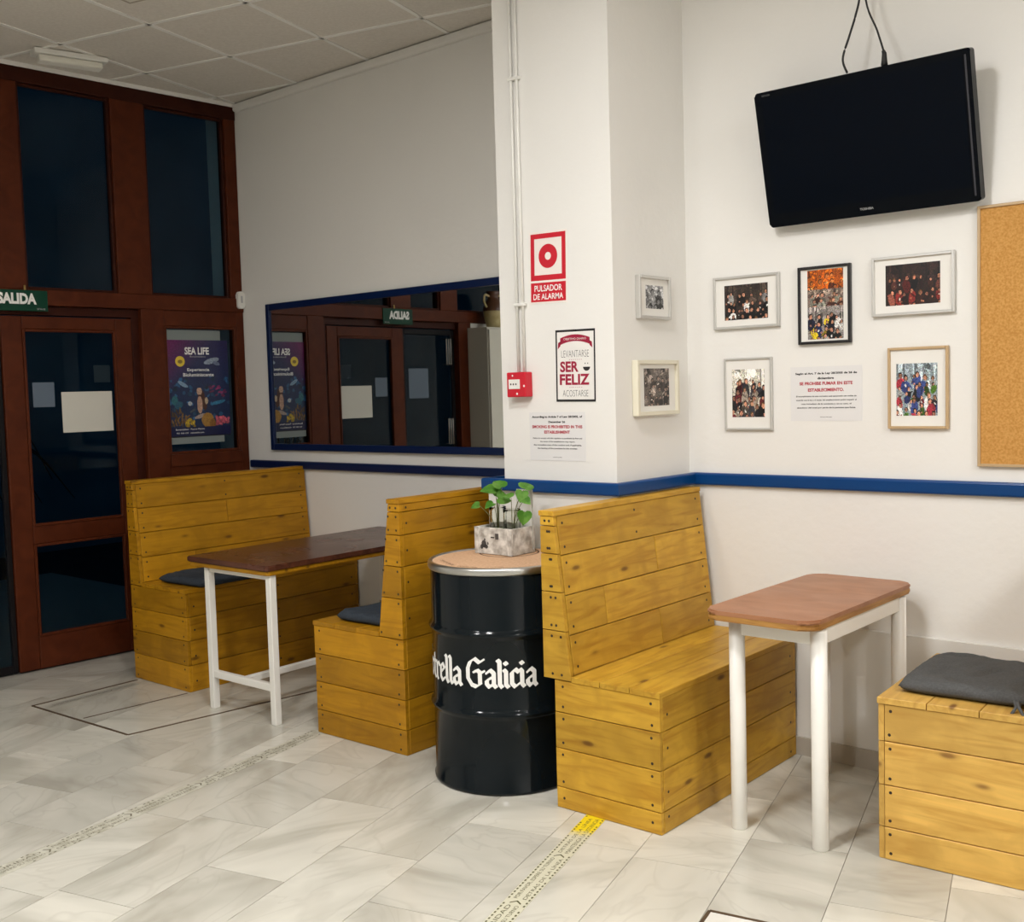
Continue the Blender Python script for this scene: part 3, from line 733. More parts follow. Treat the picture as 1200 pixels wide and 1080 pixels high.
mesh('stencil_mark', bm, mat('faded_stencil', (.07, .06, .055), .8), t)
def jar(label, loc, r, h, tilt=(0, 0, 0)):
    t_ = thing('glass_jar', label, 'jar', loc, tilt)
    bm = bmesh.new(); lathe(bm, [(0, 0), (r*.86, 0), (r*.9, .004), (r*.97, h*.9), (r, h), (r*.93, h), (r*.9, h*.9), (r*.82, .008), (0, .008)], 28); mesh('jar_glass', bm, JAR, t_, smooth=True)
    bm = bmesh.new(); lathe(bm, [(0, .0085), (r*.80, .0085), (r*.86, h*.5), (0, h*.5)], 28); mesh('water', bm, mat('green_water', (.72, .74, .58), .05, trans=.75, ior=1.15), t_, smooth=True)
    return t_
jar('left glass jar of plant cuttings standing in the white crate', (-2.968, 3.318, DH+.0085), .035, .175)
jar('right glass jar of plant cuttings standing in the white crate', (-2.883, 3.308, DH+.0085), .036, .170)
t = thing('paper_card', 'pale upright card standing behind the jars in the white crate', 'card', (-2.862, 3.366, DH+.009))
cube('card_sheet', mat('pale_grey_card', (.50, .49, .44), .7), t, -.042, -.002, 0, .042, .002, .245, .0005)
cube('card_sheet', mat('white_card', (.80, .78, .74), .7), t, -.036, -.0045, .03, .036, -.0022, .20, .0005)
def plant(label, base, stems):
    t_ = thing('pothos_cutting', label, 'plant', base, group=None); B = Vector(base)
    for tip, sz, a, tl in stems:
        T = Vector(tip)-B; mid = Vector((T.x*.3, T.y*.3, T.z*.65)); bm = bmesh.new()
        tube(bm, smoothpts([(0, 0, 0), mid, T], 6), .0020, 6, .0012); mesh('stem', bm, STEM, t_, smooth=True)
        bm = bmesh.new(); half_ = [(0, .06), (.16, -.06), (.40, -.04), (.54, .16), (.50, .42), (.30, .72), (0, 1.0)]; out = half_+[(-x, y) for x, y in half_[-2:0:-1]]
        mids = [bm.verts.new((0, .06*sz, 0)), bm.verts.new((0, .35*sz, -.05*sz)), bm.verts.new((0, .7*sz, -.06*sz)), ]
        vs_ = [bm.verts.new((x*sz, y*sz, .28*sz*abs(x)-.20*sz*y*y)) for x, y in out]
        mids[0].co = vs_[0].co; bm.verts.remove(mids[0]); c = bm.verts.new((0, .38*sz, -.03*sz)); bm.verts.remove(mids[1]); bm.verts.remove(mids[2])
        for k in range(len(vs_)): bm.faces.new((c, vs_[k], vs_[(k+1) % len(vs_)]))
        bmesh.ops.solidify(bm, geom=bm.faces[:], thickness=-.0006)
        # a = turn of the leaf in the picture plane, tl = lean back from upright
        mwl = Matrix.Translation(T) @ Euler((0, 0, .72+sz*22-1.1)).to_matrix().to_4x4() @ Euler((math.pi/2-tl, 0, 0)).to_matrix().to_4x4() @ Euler((0, 0, a)).to_matrix().to_4x4()
        mesh('leaf', bm, LEAF, t_, mw=mwl)
plant('left pothos cutting with arching stems in the left jar', (-2.968, 3.318, .872), [((-2.925, 3.30, 1.120), .060, .4, .9), ((-2.952, 3.29, 1.108), .064, 1.3, 1.0), ((-2.935, 3.28, 1.078), .062, -1.7, .7), ((-3.070, 3.32, 1.040), .040, 1.8, .9), ((-2.955, 3.28, 1.058), .044, 2.3, 1.1), ((-2.945, 3.30, 1.088), .038, .1, .2)])
plant('right pothos cutting with trailing leaves in the right jar', (-2.883, 3.308, .872), [((-2.815, 3.31, 1.118), .062, -.7, 1.0), ((-2.815, 3.30, 1.112), .050, 2.9, .5), ((-2.782, 3.27, 1.035), .056, 3.0, .2), ((-2.868, 3.29, 1.084), .046, .9, 1.1), ((-2.800, 3.29, 1.080), .036, -2.2, .8)])

# ================================================================ TELEVISION
t = thing('television', 'black flat television hung tilted forward high on the white wall', 'television', (-1.683, 3.975, 2.384), (math.pi/2, 0, 0))
w2, h2 = .4055, .2575
tilt = Euler((math.radians(13.5), 0, 0)).to_matrix().to_4x4()
def tv(name, bm, m, **k): return mesh(name, bm, m, t, mw=tilt, **k)
bm = bmesh.new(); fs = prism(bm, rounded(-w2, -h2, w2, h2, .012), -.02, .025); bmesh.ops.bevel(bm, geom=list(fs[1].edges), offset=.007, segments=2, affect='EDGES'); tv('casing', bm, BLACK)
bm = bmesh.new(); prism(bm, rounded(-w2+.06, -h2+.05, w2-.06, h2-.05, .03), -.055, -.02); tv('rear_housing', bm, BLACK)
bm = bmesh.new(); prism(bm, rect(-w2+.028, -h2+.052, w2-.028, h2-.026), .022, .0262); tv('screen', bm, SCREEN)
bm = bmesh.new(); prism(bm, rect(w2-.020, -h2+.02, w2-.014, h2-.02), .024, .0262); tv('side_strip', bm, mat('grey_gloss_strip', (.05, .05, .06), .15))
bm = bmesh.new(); prism(bm, rect(-.09, -.09, .09, .09), -.075, -.055); tv('wall_bracket', bm, mat('bracket_steel', (.1, .1, .1), .4, .8))
for s, x, y, ww, hh, m_ in (('TOSHIBA', -.005, -h2+.026, .052, .0085, GREYTXT), ('REGZA', -w2+.05, h2-.014, .034, .006, mat('dim_lettering', (.12, .12, .12), .5))):
    o = text('maker_lettering', s, m_, t, 0, 0, ww, hh, 0, .01); o.matrix_local = tilt @ Matrix.Translation((x, y, .0268))
bm = bmesh.new(); tube(bm, smoothpts([(-1.717, 3.905, 2.636), (-1.733, 3.905, 2.69), (-1.714, 3.92, 2.77), (-1.700, 3.94, 2.84), (-1.69, 3.96, 2.92), (-1.69, 4.0, 3.1), (-1.70, 4.03, H-.004)], 8), .0042, 8)
tag(mesh('power_cable', bm, BLACKRUB, smooth=True), 'left black cable curving down to the top of the television', 'cable')
t = thing('aerial_cable', 'right straight black cable with plug running to the television top', 'cable', (-1.578, 3.905, 2.616))
bm = bmesh.new(); tube(bm, smoothpts([(0, 0, .06), (-.030, .01, .15), (-.075, .02, .27), (-.10, .06, .5), (-.10, .10, H-.004-2.606)], 6), .0036, 8); mesh('wire', bm, BLACKRUB, t, smooth=True)
bm = bmesh.new(); tube(bm, [(0, 0, .018), (0, 0, .035), (0, 0, .06), (-.004, 0, .07)], .012, 10, .006); mesh('plug', bm, BLACKRUB, t, smooth=True)

# ================================================================ PICTURES
def frame(label, face, x0, y0, x1, y1, fwid, m, dp, prints, plane, group=None, tiltz=0, matm=MAT_W):
    """x0..x1, y0..y1 on the wall; plane = wall coordinate"""
    cx, cy = (x0+x1)/2, (y0+y1)/2; w_, h_ = (x1-x0)/2, (y1-y0)/2
    loc = (cx, plane, cy) if face == 'Y' else (plane, cx, cy)
    t = thing('picture_frame', label, 'picture', loc, FACE_Y if face == 'Y' else FACE_X)
    if tiltz: t.rotation_euler = (Euler(t.rotation_euler).to_matrix() @ Euler((0, 0, tiltz)).to_matrix()).to_euler()
    for n_, q in (('frame_side', (-w_, -h_, -w_+fwid, h_)), ('frame_side', (w_-fwid, -h_, w_, h_)), ('frame_side', (-w_+fwid, h_-fwid, w_-fwid, h_)), ('frame_side', (-w_+fwid, -h_, w_-fwid, -h_+fwid))):
        cube(n_, m, t, q[0], q[1], .001, q[2], q[3], dp, .0015)
    cube('mount', matm, t, -w_+fwid, -h_+fwid, .002, w_-fwid, h_-fwid, dp*.55)
    for (a, b, c, d_, img) in prints: raster('photograph', t, img, a*2*w_-w_, b*2*h_-h_, c*2*w_-w_, d_*2*h_-h_, dp*.55+.0006)
    return t
WH = (.85, .84, .82); BK = (.06, .06, .07)
frame('silver-framed dark group photograph, upper left of the six on the white wall', 'Y', -2.378, 1.741, -2.077, 1.958, .011, SILVER_F, .018,
      [(.17, .17, .83, .83, crowd(54, 40, 3, (.20, .17, .15), [BK, (.12, .11, .12), WH, (.3, .25, .22)], 3, 7))], YT)
frame('black-framed tall picture of three photographs below the television', 'Y', -1.995, 1.661, -1.777, 1.965, .011, BLACKF, .018,
      [(.18, .70, .86, .95, crowd(36, 20, 11, (.62, .36, .10), [(.8, .5, .12), (.75, .42, .1), (.4, .22, .08)], 2, 5, (1.05, .85, .55))),
       (.18, .48, .86, .70, crowd(36, 20, 12, (.48, .42, .38), [(.7, .4, .3), (.5, .5, .45), (.35, .2, .15)], 2, 5)),
       (.18, .06, .86, .48, crowd(36, 30, 13, (.55, .52, .50), [(.10, .12, .22), (.08, .08, .1), (.12, .22, .45), WH, (.75, .65, .12)], 3, 5))], YT)
frame('wide silver-framed dark red group photograph left of the cork board', 'Y', -1.693, 1.751, -1.385, 1.973, .011, SILVER_F, .018,
      [(.17, .17, .83, .85, crowd(54, 38, 21, (.15, .11, .10), [BK, (.45, .16, .14), (.5, .3, .25), (.2, .12, .1), WH], 2, 8, (1, .92, .88)))], YT)
frame('small upright silver-framed photograph nearest the corner, lower left', 'Y', -2.333, 1.321, -2.114, 1.620, .009, SILVER_F, .016,
      [(.16, .18, .84, .84, crowd(36, 40, 31, (.78, .76, .70), [(.35, .12, .14), (.2, .2, .22), (.55, .5, .45), (.1, .1, .12)], 4, 5, floor=(.9, .85, .75)))], YT)
frame('gold-framed group photograph at the lower right beside the cork board', 'Y', -1.633, 1.328, -1.408, 1.632, .010, GOLD, .018,
      [(.14, .16, .82, .80, crowd(38, 42, 41, (.55, .60, .62), [(.65, .2, .25), (.2, .25, .45), WH, (.1, .1, .12), (.3, .45, .15)], 4, 6))], YT)
g1 = crowd(30, 28, 51, (.62, .62, .60), [(.2, .2, .2), (.75, .75, .74), (.4, .4, .4)], 2, 3); g1[:] = g1.mean(axis=2, keepdims=True)
g2 = crowd(34, 42, 52, (.42, .37, .34), [(.3, .26, .24), (.6, .55, .5), (.2, .17, .16)], 3, 5); g2 = .35*g2+.65*g2.mean(axis=2, keepdims=True)*np.array((1.04, .97, .92))
frame('small white frame with a black and white photograph, upper on the column side', 'X', 3.681, 1.788, 3.913, 1.963, .012, SILVER_F, .024, [(.24, .24, .80, .78, g1)], XCR)
frame('cream box frame with a brown photograph, lower on the column side', 'X', 3.645, 1.395, 3.955, 1.620, .016, CREAM, .030, [(.20, .17, .80, .85, g2)], XCR)

# cork board
t = thing('cork_board', 'large cork pin board cut by the right edge of the picture', 'notice board', (-.70, YT, 1.655), FACE_Y)
cube('cork_sheet', CORK, t, -.598, -.454, .001, .598, .454, .010)
for q in ((-.606, -.462, -.596, .462), (.596, -.462, .606, .462), (-.596, .452, .596, .462), (-.596, -.462, .596, -.452)): cube('frame_strip', GOLD, t, q[0], q[1], .001, q[2], q[3], .016, .001)

# ================================================================ SIGNS
def plate(name, label, cat, face, x0, y0, x1, y1, plane, m, th=.0012, rz=0):
    cx, cy = (x0+x1)/2, (y0+y1)/2; w_, h_ = (x1-x0)/2, (y1-y0)/2
    t = thing(name, label, cat, (cx, plane, cy), (math.pi/2, rz, 0))
    cube('sheet', m, t, -w_, -h_, .0003, w_, h_, th); return t, w_, h_
def smoke(label, x0, y0, x1, y1, plane, lines):
    t, w_, h_ = plate('notice', label, 'notice', 'Y', x0, y0, x1, y1, plane, PAPER)
    for s, m, y, ww, hh, b in lines: text('lettering', s, m, t, 0, y*h_, ww*2*w_, hh, .0016, b+.025)
smoke('white Spanish no-smoking notice among the pictures', -2.037, 1.358, -1.738, 1.573, YT, [
    ('Según el Art. 7 de la Ley 28/2005 de 26 de', BLACKTXT, .74, .86, .0105, .02), ('diciembre', BLACKTXT, .57, .23, .009, .02),
    ('SE PROHIBE FUMAR EN ESTE', REDTXT, .38, .74, .013, .015), ('ESTABLECIMIENTO.', REDTXT, .14, .50, .013, .015),
    ('El incumplimiento de esta normativa está sancionado con multas de', BLACKTXT, -.10, .84, .0075, 0), ('acuerdo con la ley y el titular del establecimiento podrá requerir el', BLACKTXT, -.24, .84, .0075, 0),
    ('cese inmediato de la conducta y, en su caso, el', BLACKTXT, -.38, .70, .0075, 0), ('abandono del local por parte de la persona que fume.', BLACKTXT, -.52, .82, .0075, .01), ('Hay hojas de reclamaciones', BLACKTXT, -.86, .16, .004, 0)])
smoke('white English no-smoking notice low on the column front', -2.962, 1.217, -2.668, 1.418, YC, [
    ('According to Article 7 of Law 28/2005, of', BLACKTXT, .80, .90, .0115, .02), ('December 26', BLACKTXT, .60, .30, .009, .02),
    ('SMOKING IS PROHIBITED IN THIS', REDTXT, .40, .90, .0125, .015), ('ESTABLISHMENT', REDTXT, .18, .46, .0125, .015),
    ('Failure to comply with this regulation is punishable by fines and', BLACKTXT, -.08, .88, .0075, 0), ('the owner of the establishment may require', BLACKTXT, -.22, .62, .0075, 0),
    ('the immediate stop of the conduct and, if applicable,', BLACKTXT, -.36, .86, .0075, .01), ('the leaving of the premises by the smoker.', BLACKTXT, -.50, .72, .0075, .01), ('complaint forms available', BLACKTXT, -.86, .16, .004, 0)])
# fire alarm sign: slightly tilted, one photoluminescent sheet with two red fields
t, w_, h_ = plate('fire_alarm_sign', 'red and white fire alarm sign with a ring, high on the column', 'sign', 'Y', -2.938, 1.866, -2.742, 2.160, YC, PINK, rz=0.02)
bm = bmesh.new()
curtain('red_border', RED, t, [rect(-w_+.006, -.052, w_-.006, -.030), rect(-w_+.006, h_-.028, w_-.006, h_-.008), rect(-w_+.006, -.030, -w_+.026, h_-.028), rect(w_-.026, -.030, w_-.006, h_-.028)], .0016)
curtain('red_ring', RED, t, ring(0, .046, .016, .049, 40), .0016)
curtain('red_field', RED, t, [rect(-w_+.006, -h_+.008, w_-.006, -.061)], .0016)
text('lettering', 'PULSADOR', WHITETXT, t, 0, -.084, .145, .026, .0020, .015); text('lettering', 'DE ALARMA', WHITETXT, t, 0, -.118, .158, .024, .0020, .015)
# alarm call point and its conduits
t = thing('alarm_call_point', 'small red fire alarm push box on the column', 'alarm', (-2.991, YC, 1.536), FACE_Y)
bm = bmesh.new(); box(bm, -.052, -.052, .001, .052, .052, .048, .005); mesh('red_casing', bm, RED, t)
cube('cover_plate', WHITE_P, t, -.040, -.018, .048, .022, .022, .0505, .001)
curtain('white_mark', BLACKTXT, t, [disc(-.026, .002, .004), disc(-.012, .002, .004), disc(.002, .002, .004)], .0509)
curtain('screw_dots', WHITETXT, t, [disc(-.018, .038, .004), disc(.005, -.038, .005), disc(.044, -.006, .005)], .0484)
t = thing('cable_conduit', 'pair of thin white cable pipes running down the column to the alarm box', 'pipe', (-2.991, YC-.010, 1.59))
for dx in (-.015, .016):
    bm = bmesh.new(); tube(bm, [(dx, 0, 0), (dx, 0, H-1.594)], .0065, 10); mesh('pipe', bm, WHITE_P, t, smooth=True)
for z in (1.87-1.59, 2.80-1.59):
    bm = bmesh.new(); box(bm, -.028, -.009, z-.007, .034, .0095, z+.007, .003); mesh('clamp', bm, WHITE_P, t)
# SER FELIZ poster
t, w_, h_ = plate('poster', 'small black-edged poster reading SER FELIZ on the column', 'poster', 'Y', -2.811, 1.460, -2.611, 1.752, YC, BLACKF, .002, .012)
cube('print_sheet', mat('poster_white', (.80, .78, .74), .5), t, -w_+.008, -h_+.009, .002, w_-.006, h_-.009, .0026)
ban = []
for k in range(10):
    x0, x1 = -.075+.015*k, -.075+.015*(k+1); yo = lambda x: .085+.014*(1-(x/.075)**2)
    ban.append([(x0, yo(x0)), (x1, yo(x1)), (x1, yo(x1)+.027), (x0, yo(x0)+.027)])
curtain('ribbon_banner', RED_D, t, ban+[[(-.088, .068), (-.075, .080), (-.070, .102), (-.086, .094)], [(.088, .070), (.075, .080), (.070, .102), (.086, .094)]], .003)
text('lettering', 'OBJETIVO DIARIO', PINK, t, 0, .107, .115, .011, .0034)
text('lettering', 'LEVANTARSE', BLACKTXT, t, 0, .048, .140, .028, .0032, -.02)
text('lettering', 'SER', RED_D, t, -.030, -.004, .095, .044, .0032, .035); text('lettering', 'FELIZ', RED_D, t, -.004, -.056, .152, .044, .0032, .035)
curtain('smile', BLACKTXT, t, [disc(.058, -.006, .018, .016, 12, math.pi, 2*math.pi), disc(.051, .008, .0025), disc(.064, .008, .0025)], .0032)
curtain('dotted_line', RED_D, t, [rect(-.03+.01*k, .0235, -.026+.01*k, .0255) for k in range(7)]+[rect(-.03+.01*k, -.0885, -.026+.01*k, -.0865) for k in range(7)], .0032)
text('lettering', 'ACOSTARSE', BLACKTXT, t, 0, -.112, .130, .026, .0032, -.02)

# mirror
t = thing('mirror', 'wide wall mirror in a dark blue frame above the benches', 'mirror', (-4.60, YM-.0035, 1.636), (math.pi/2, 0, -.0026))
mw2, mh2 = 1.105, .459
cube('mirror_glass', MIRROR, t, -mw2+.02, -mh2+.02, .004, mw2-.02, mh2-.02, .014)
for q in ((-mw2, -mh2, -mw2+.034, mh2), (mw2-.034, -mh2, mw2, mh2), (-mw2+.034, mh2-.040, mw2-.034, mh2), (-mw2+.034, -mh2, mw2-.034, -mh2+.040)): cube('frame_side', BLUE_D, t, q[0], q[1], .001, q[2], q[3], .026, .003)

# exit sign over the door
t = thing('exit_sign', 'green SALIDA exit sign over the wooden door', 'sign', (xd(2.82)+.012, 2.823, 2.085), DR)
cube('sign_plate', GREEN, t, -.158, -.058, 0, .158, .058, .006, .002)
text('lettering', 'SALIDA', WHITETXT, t, -.012, .010, .212, .062, .0068, .05); text('lettering', 'EXIT SIGN UNE', GREYTXT, t, .118, -.045, .045, .009, .0068)
cube('hanger', mat('brass_hook', (.4, .28, .1), .4, 1), t, .030, .058, -.002, .040, .085, .004, .001)
# papers on the glass
def dpaper(name, label, x0, y0, x1, y1, z, m, tilt_=0):
    cxx, cyy = (x0+x1)/2, (y0+y1)/2; c, s = math.cos(ang), math.sin(ang)
    t = thing(name, label, 'paper', (DW[0]+c*cxx+math.sin(ang)*z, s*cxx-math.cos(ang)*z, cyy), DR)
    cube('sheet', m, t, -(x1-x0)/2, -(y1-y0)/2, 0, (x1-x0)/2, (y1-y0)/2, .001); return t
dpaper('paper_sheet', 'large blank cream paper taped to the glass of the wooden door', 3.062, 1.341, 3.367, 1.575, -.0505, PAPER_C)
dpaper('paper_sheet', 'small bluish square paper on the left of the door glass', 2.899, 1.492, 3.023, 1.632, -.0505, PAPER_B)
dpaper('paper_sheet', 'blue-grey paper on the dark glass leaf, seen only in the mirror', 2.44, 1.47, 2.66, 1.70, -.0560, PAPER_B)
dpaper('paper_sheet', 'dim dark blue square paper near the top right of the door glass', 3.262, 1.628, 3.362, 1.728, -.0505, mat('dim_blue_paper', (.012, .024, .034), .6, spec=.2))
# aquarium poster inside the side window
board = dpaper('backing_board', 'pale grey-green board standing behind the aquarium poster in the window', 3.725, 1.235, 4.10, 1.945, -.0262, mat('pale_green_board', (.22, .25, .24), .6))
def poster_img(nx, ny):
    img = np.zeros((ny, nx, 3), dtype=np.float32); Y, X = np.mgrid[0:ny, 0:nx]; X = (X+.5)/nx; Y = (Y+.5)/ny
    base = np.stack([.16-.10*(1-Y), .17+.02*Y, .33+.05*Y], -1); pk = np.clip(1.15-1.5*X-1.9*(1-Y), 0, 1)[..., None]
    img[:] = base*(1-pk)+np.array((.62, .12, .42))*pk
    vi = np.clip(Y-.55, 0, 1)[..., None]*.9; img[:] = img*(1-vi)+np.array((.24, .14, .36))*vi
    R_ = random.Random(5)
    for _ in range(60): ell(img, R_.random(), .12+.5*R_.random(), .012+.03*R_.random(), .008+.015*R_.random(), np.array((.12, .28, .42))*(.6+R_.random()), R_.random()*3)
    ell(img, .72, .785, .13, .028, (.62, .68, .76), .25); ell(img, .80, .76, .06, .02, (.45, .50, .62), -.3); ell(img, .24, .545, .09, .02, (.55, .68, .80), -.5)
    ell(img, .10, .38, .05, .05, (.18, .45, .50)); ell(img, .16, .33, .07, .035, (.15, .38, .48), .5)
    for _ in range(26): ell(img, .04+.28*R_.random(), .13+.16*R_.random(), .012, .035, np.array((.50, .36, .18))*(.6+.6*R_.random()), R_.random()*2-1)
    for _ in range(16): ell(img, .26+.14*R_.random(), .11+.07*R_.random(), .018, .018, np.array((.85, .70, .12))*(.7+.4*R_.random()))
    for _ in range(30): ell(img, .76+.22*R_.random(), .12+.08*R_.random(), .020, .016, np.array((.92, .40, .48))*(.75+.4*R_.random()))
    for _ in range(16): ell(img, .66+.3*R_.random(), .40+.12*R_.random(), .028, .010, np.array((.60, .20, .42))*(.6+.5*R_.random()), .4)
    ell(img, .80, .35, .13, .018, (.20, .50, .66), .2); ell(img, .34, .345, .035, .022, (.75, .78, .80)); ell(img, .38, .27, .05, .012, (.3, .32, .35), .5)
    # swimmer with long hair and a golden tail-like skirt
    ell(img, .53, .42, .055, .06, (.30, .14, .08)); ell(img, .50, .47, .042, .038, (.82, .66, .56)); ell(img, .50, .33, .045, .09, (.80, .62, .52)); ell(img, .58, .34, .04, .07, (.32, .16, .10)); ell(img, .61, .37, .028, .035, (.78, .68, .55))
    ell(img, .50, .21, .10, .02, (.70, .62, .58), .3); ell(img, .62, .17, .10, .075, (.72, .52, .20), -.5); ell(img, .70, .13, .05, .05, (.60, .40, .14))
    rec(img, 0, 0, 1, .105, (.03, .08, .30)); rec(img, 0, 0, 1, .012, (.05, .05, .10)); rs = np.random.RandomState(2); img *= .86*(1+(rs.rand(ny, nx, 1)-.5)*.35); return np.clip(img*.92+img.mean(axis=2, keepdims=True)*.08, 0, 1)
pos = dpaper('poster', 'colourful underwater SEA LIFE poster behind the side window glass', 3.718, 1.277, 4.148, 1.882, -.0242, PAPER)
pos['category'] = 'poster'
pw, ph = .215, .3025
raster('picture_print', pos, poster_img(120, 168), -pw, -ph, pw, ph, .0014, INK_MATT)
text('lettering', 'SEA LIFE', WHITETXT, pos, -.005, .235, .170, .046, .0020, .03); text('lettering', 'Benalmádena', GREYTXT, pos, 0, .200, .11, .010, .0020)
text('lettering', 'Experiencia', WHITETXT, pos, .0, .115, .155, .024, .0020, .015); text('lettering', 'Bioluminiscente', WHITETXT, pos, .0, .086, .215, .022, .0020, .015)
curtain('yellow_badge', mat('yellow_badge_ink', (.75, .55, .05), .5), pos, [disc(-.125, .170, .033)], .0020)
curtain('badge_face', mat('badge_brown_ink', (.25, .16, .03), .5), pos, [disc(-.125, .168, .017, .012, 10)], .0024)
text('lettering', 'Benalmádena · Puerto Marina', WHITETXT, pos, -.075, -.254, .20, .010, .0020); text('lettering', '951 560 150   visitsealife.com', WHITETXT, pos, -.075, -.277, .19, .009, .0020)

# door sensor
t = thing('door_sensor', 'small white plastic sensor at the corner of the door frame and mirror wall', 'sensor', (xd(4.233)+.002, 4.232, 2.14), DR)
bm = bmesh.new(); tabletop(bm, rounded(-.026, -.055, .026, .055, .018), 0, .030, .006); mesh('sensor_casing', bm, WHITE_P, t)
cube('sensor_slot', GREYTXT, t, -.006, -.018, .030, .006, .026, .0315)
# emergency light on the ceiling
t = thing('emergency_light', 'white oblong emergency light on the ceiling above the door wall', 'emergency light', (-5.70, 3.02, H-.004), (0, 0, math.radians(77)))
bm = bmesh.new(); box(bm, -.19, -.055, -.028, .19, .055, 0, .006); mesh('base_tray', bm, WHITE_P, t)
bm = bmesh.new(); box(bm, -.165, -.042, -.062, .165, .042, -.028, .010); mesh('diffuser', bm, DIFFM, t)
bm = bmesh.new()
for y in (-.035, -.015, .005, .025): box(bm, -.160, y, -.0635, .160, y+.004, -.062)
mesh('ribs', bm, CEIL_BAR, t)
# ceiling hatch at the top edge of the picture
t = thing('ceiling_vent', 'square vent panel set in the ceiling at the top edge', 'vent', (-4.60, 2.745, H), (0, 0, GA))
cube('vent_frame', mat('vent_beige', (.44, .38, .30), .7), t, -.15, -.15, -.006, .15, .15, -.0002, .002)
cube('vent_plate', CEIL_T, t, -.125, -.125, -.011, .125, .125, -.006, .002)

# ================================================================ FLOOR MARKINGS
def fpoly(bm, a, b, wdt, z0=-.0005, z1=.0022):
    a, b = Vector(a), Vector(b); d = (b-a).normalized(); n = Vector((-d.y, d.x))*wdt/2; prism(bm, [tuple(a-n), tuple(b-n), tuple(b+n), tuple(a+n)], z0, z1)
t = thing('floor_hatch', 'floor access cover outlined in bronze strip by the left bench', 'floor hatch', (-5.383, 2.471, 0))
def hp(x, y): return (x+5.383, y-2.471)
for a, b, wd in (((-5.383, 2.471), (-4.541, 2.512), .012), ((-4.541, 2.512), (-4.325, 4.20), .012), ((-5.383, 2.471), (-5.40, 3.06), .012)):
    bm = bmesh.new(); fpoly(bm, hp(*a), hp(*b), wd); mesh('edge_strip', bm, PROFILE, t)
bm = bmesh.new(); fpoly(bm, hp(-4.960, 2.52), hp(-4.93, 3.07), .006); mesh('joint_strip', bm, PROFILE, t)
t = thing('floor_hatch', 'floor access cover with a white tile at the bottom edge of the picture', 'floor hatch', (-1.603, 2.659, 0))
for a, b in (((0, 0), (.36, .075)), ((0, 0), (.085, -.36)), ((.36, .075), (.445, -.285)), ((.085, -.36), (.445, -.285))):
    bm = bmesh.new(); fpoly(bm, a, b, .011); mesh('edge_strip', bm, PROFILE, t)
bm = bmesh.new(); prism(bm, [(.0065, -.0055), (.0895, -.3535), (.4385, -.2815), (.3555, .0695)][::1], -.0005, .0012); bmesh.ops.recalc_face_normals(bm, faces=bm.faces); mesh('inset_tile', bm, mat('white_inset_marble', (.70, .68, .62), .2), t)

def tape_mat(name, yel, wear):
    """worn adhesive tape, the yellow rubbed off along most of its length"""
    m = mat(name, yel, .45); k = N(m); c = k.coords((1, 1, 1), False)
    sep = k.n('ShaderNodeSeparateXYZ'); k.l(c, sep.inputs[0])
    n1 = k.n('ShaderNodeTexNoise', i_Scale=28., i_Detail=4.); k.l(c, n1.inputs[0])
    f = k.ramp(k.math('ADD', k.math('MULTIPLY', sep.outputs[0], 1/1.43), k.math('MULTIPLY', n1.outputs[0], .06)), [(wear-.02, (0, 0, 0)), (wear+.02, (1, 1, 1))])
    col = k.mix(f, (.60, .58, .44), yel); k.l(col, k.b.inputs[0]); return m
def tape(label, a, b, wdt, m, words, dash=True, worn=0.0, inkc=(.10, .095, .04)):
    a, b = Vector(a), Vector(b); d = b-a; L = d.length; rz = math.atan2(d.y, d.x); ink = mat('tape_ink', inkc, .6)
    t = thing('floor_tape', label, 'floor tape', (a.x, a.y, .0006), (0, 0, rz))
    bm = bmesh.new(); n = 24
    prism(bm, rect(0, -wdt/2, L, wdt/2), 0, .0005); mesh('tape_strip', bm, m, t)
    R_ = random.Random(int(L*100)+3)
    if dash:
        polys = []; x = .004
        while x < L-.012:
            for s in (-1, 1):
                if R_.random() > worn: y = s*(wdt/2-.006); polys.append(rect(x, y-.003, x+.010, y+.003))
            x += .020
        curtain('dashed_edge', ink, t, polys, .0008)['kind'] = 'stuff'
    x = .04; k = 0
    while x < L-.1:
        w_ = min(.30, L-x-.02); text('tape_lettering', words[k % len(words)], ink, t, x+w_/2, wdt*.16, w_, wdt*.20, .0008, .0); text('tape_lettering', words[(k+1) % len(words)], ink, t, x+w_/2, -wdt*.18, w_, wdt*.20, .0008, .0)
        x += .345; k += 1
        if x < L-.05: curtain('arrow_mark', ink, t, [[(x-.035, -.018), (x-.028, -.018), (x-.012, .0), (x-.028, .018), (x-.035, .018), (x-.020, 0)]], .0008)
    return t
WORDS = ['MANTENGA LA DISTANCIA', 'DE SEGURIDAD', 'POR FAVOR, ESPERE SU TURNO', 'DETRÁS DE LA LÍNEA']
tape('yellow and black distance tape running out from under the middle bench', (-1.88, 1.68), (-2.285, 3.05), .078, tape_mat('worn_yellow_tape', (.78, .60, .01), .90), WORDS, True, .08)
WT = specked('rubbed_tape', (.44, .42, .33), (.60, .585, .49), 22, .5, .1)
tape('long worn floor tape crossing the marble from the left edge', (-3.45, .98), (-3.865, 3.075), .075, WT, WORDS, True, .62, (.13, .115, .07))
tape('faint worn floor tape remains inside the bronze strip outline by the left bench', (-5.30, 2.50), (-5.335, 3.02), .05, mat('ghost_tape', (.36, .345, .29), .5), WORDS, False, 0, (.20, .185, .15))

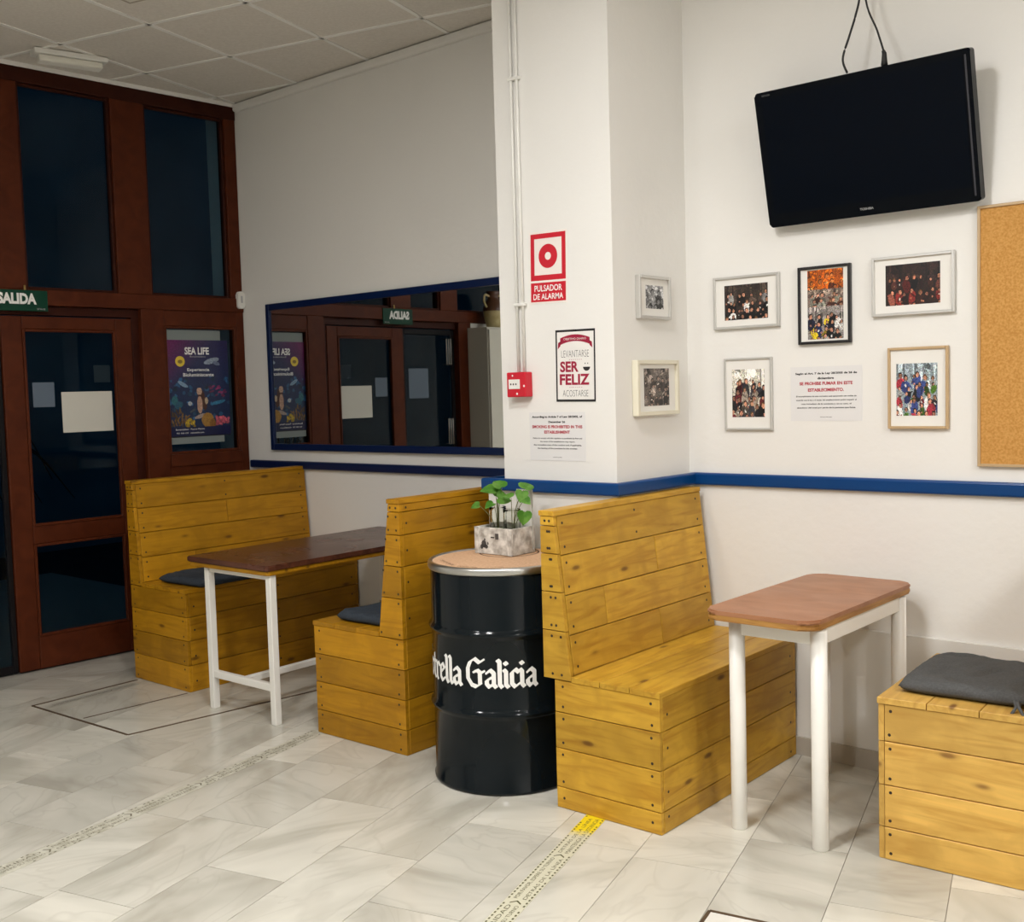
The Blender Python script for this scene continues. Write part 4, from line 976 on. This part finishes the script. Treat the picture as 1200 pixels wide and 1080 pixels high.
# ================================================================ SEEN IN THE MIRROR
t = thing('cabinet', 'tall white cabinet beyond the doorway, visible in the mirror', 'cabinet', (-5.975, 1.60, 0), (0, 0, -DA))
cube('carcass', CABW, t, -.115, -.42, .05, .095, .42, 2.02, .006); cube('plinth', MAHOG_D, t, -.11, -.40, 0, .07, .40, .05)
for s in (-1, 1):
    for z0, z1 in ((.08, 1.02), (1.04, 2.0)):
        dd = cube('cabinet_door', CABW, t, .095, s*.21-.205, z0, .113, s*.21+.205, z1, .004)
        cube('handle', STEEL, dd, .011, -s*.17-.006, -.06, .03, -s*.17+.006, .06, .002)
t = thing('jug', 'cream and brown clay jug on top of the cabinet, visible in the mirror', 'jug', (-5.965, 1.82, 2.0205))
bm = bmesh.new(); lathe(bm, [(0, 0), (.05, 0), (.058, .01), (.078, .09), (.082, .14), (.068, .20), (.045, .235), (.042, .26), (.056, .29), (.050, .29), (.036, .26), (0, .25)], 32); mesh('jug_body', bm, JUGM, t, smooth=True)
bm = bmesh.new(); lathe(bm, [(.0845, .135), (.0835, .15), (.070, .20), (.047, .235), (.0445, .26), (.058, .292), (.056, .2935), (.041, .26), (.043, .235), (.066, .20), (.080, .15), (.0845, .135)], 32); mesh('glaze_collar', bm, JUGB, t, smooth=True)
for s in (-1, 1):
    bm = bmesh.new(); tube(bm, smoothpts([(0, s*.048, .255), (0, s*.095, .262), (0, s*.108, .21), (0, s*.078, .165)], 6), .009, 8); mesh('jug_handle', bm, JUGM, t, smooth=True)
# potted plant outside the open leaf
t = thing('potted_plant', 'dark arching plant outside the open door at the left edge', 'plant', (-7.35, 2.93, -.02))
bm = bmesh.new(); lathe(bm, [(0, 0), (.13, 0), (.18, .34), (.185, .36), (.165, .36), (.16, .33), (0, .32)], 24); mesh('pot', bm, POT, t, smooth=True)
R_ = random.Random(3)
for k in range(16):
    a = R_.random()*6.28; r = .25+.35*R_.random(); h_ = .7+.6*R_.random(); bm = bmesh.new()
    pts = smoothpts([(0, 0, .32), (r*.3*math.cos(a), r*.3*math.sin(a), .32+h_*.8), (r*.8*math.cos(a), r*.8*math.sin(a), .32+h_*.95), (r*1.3*math.cos(a), r*1.3*math.sin(a), .3+h_*.6)], 5)
    tube(bm, pts, .012, 4, .003); mesh('frond', bm, DARKLEAF, t, smooth=True)
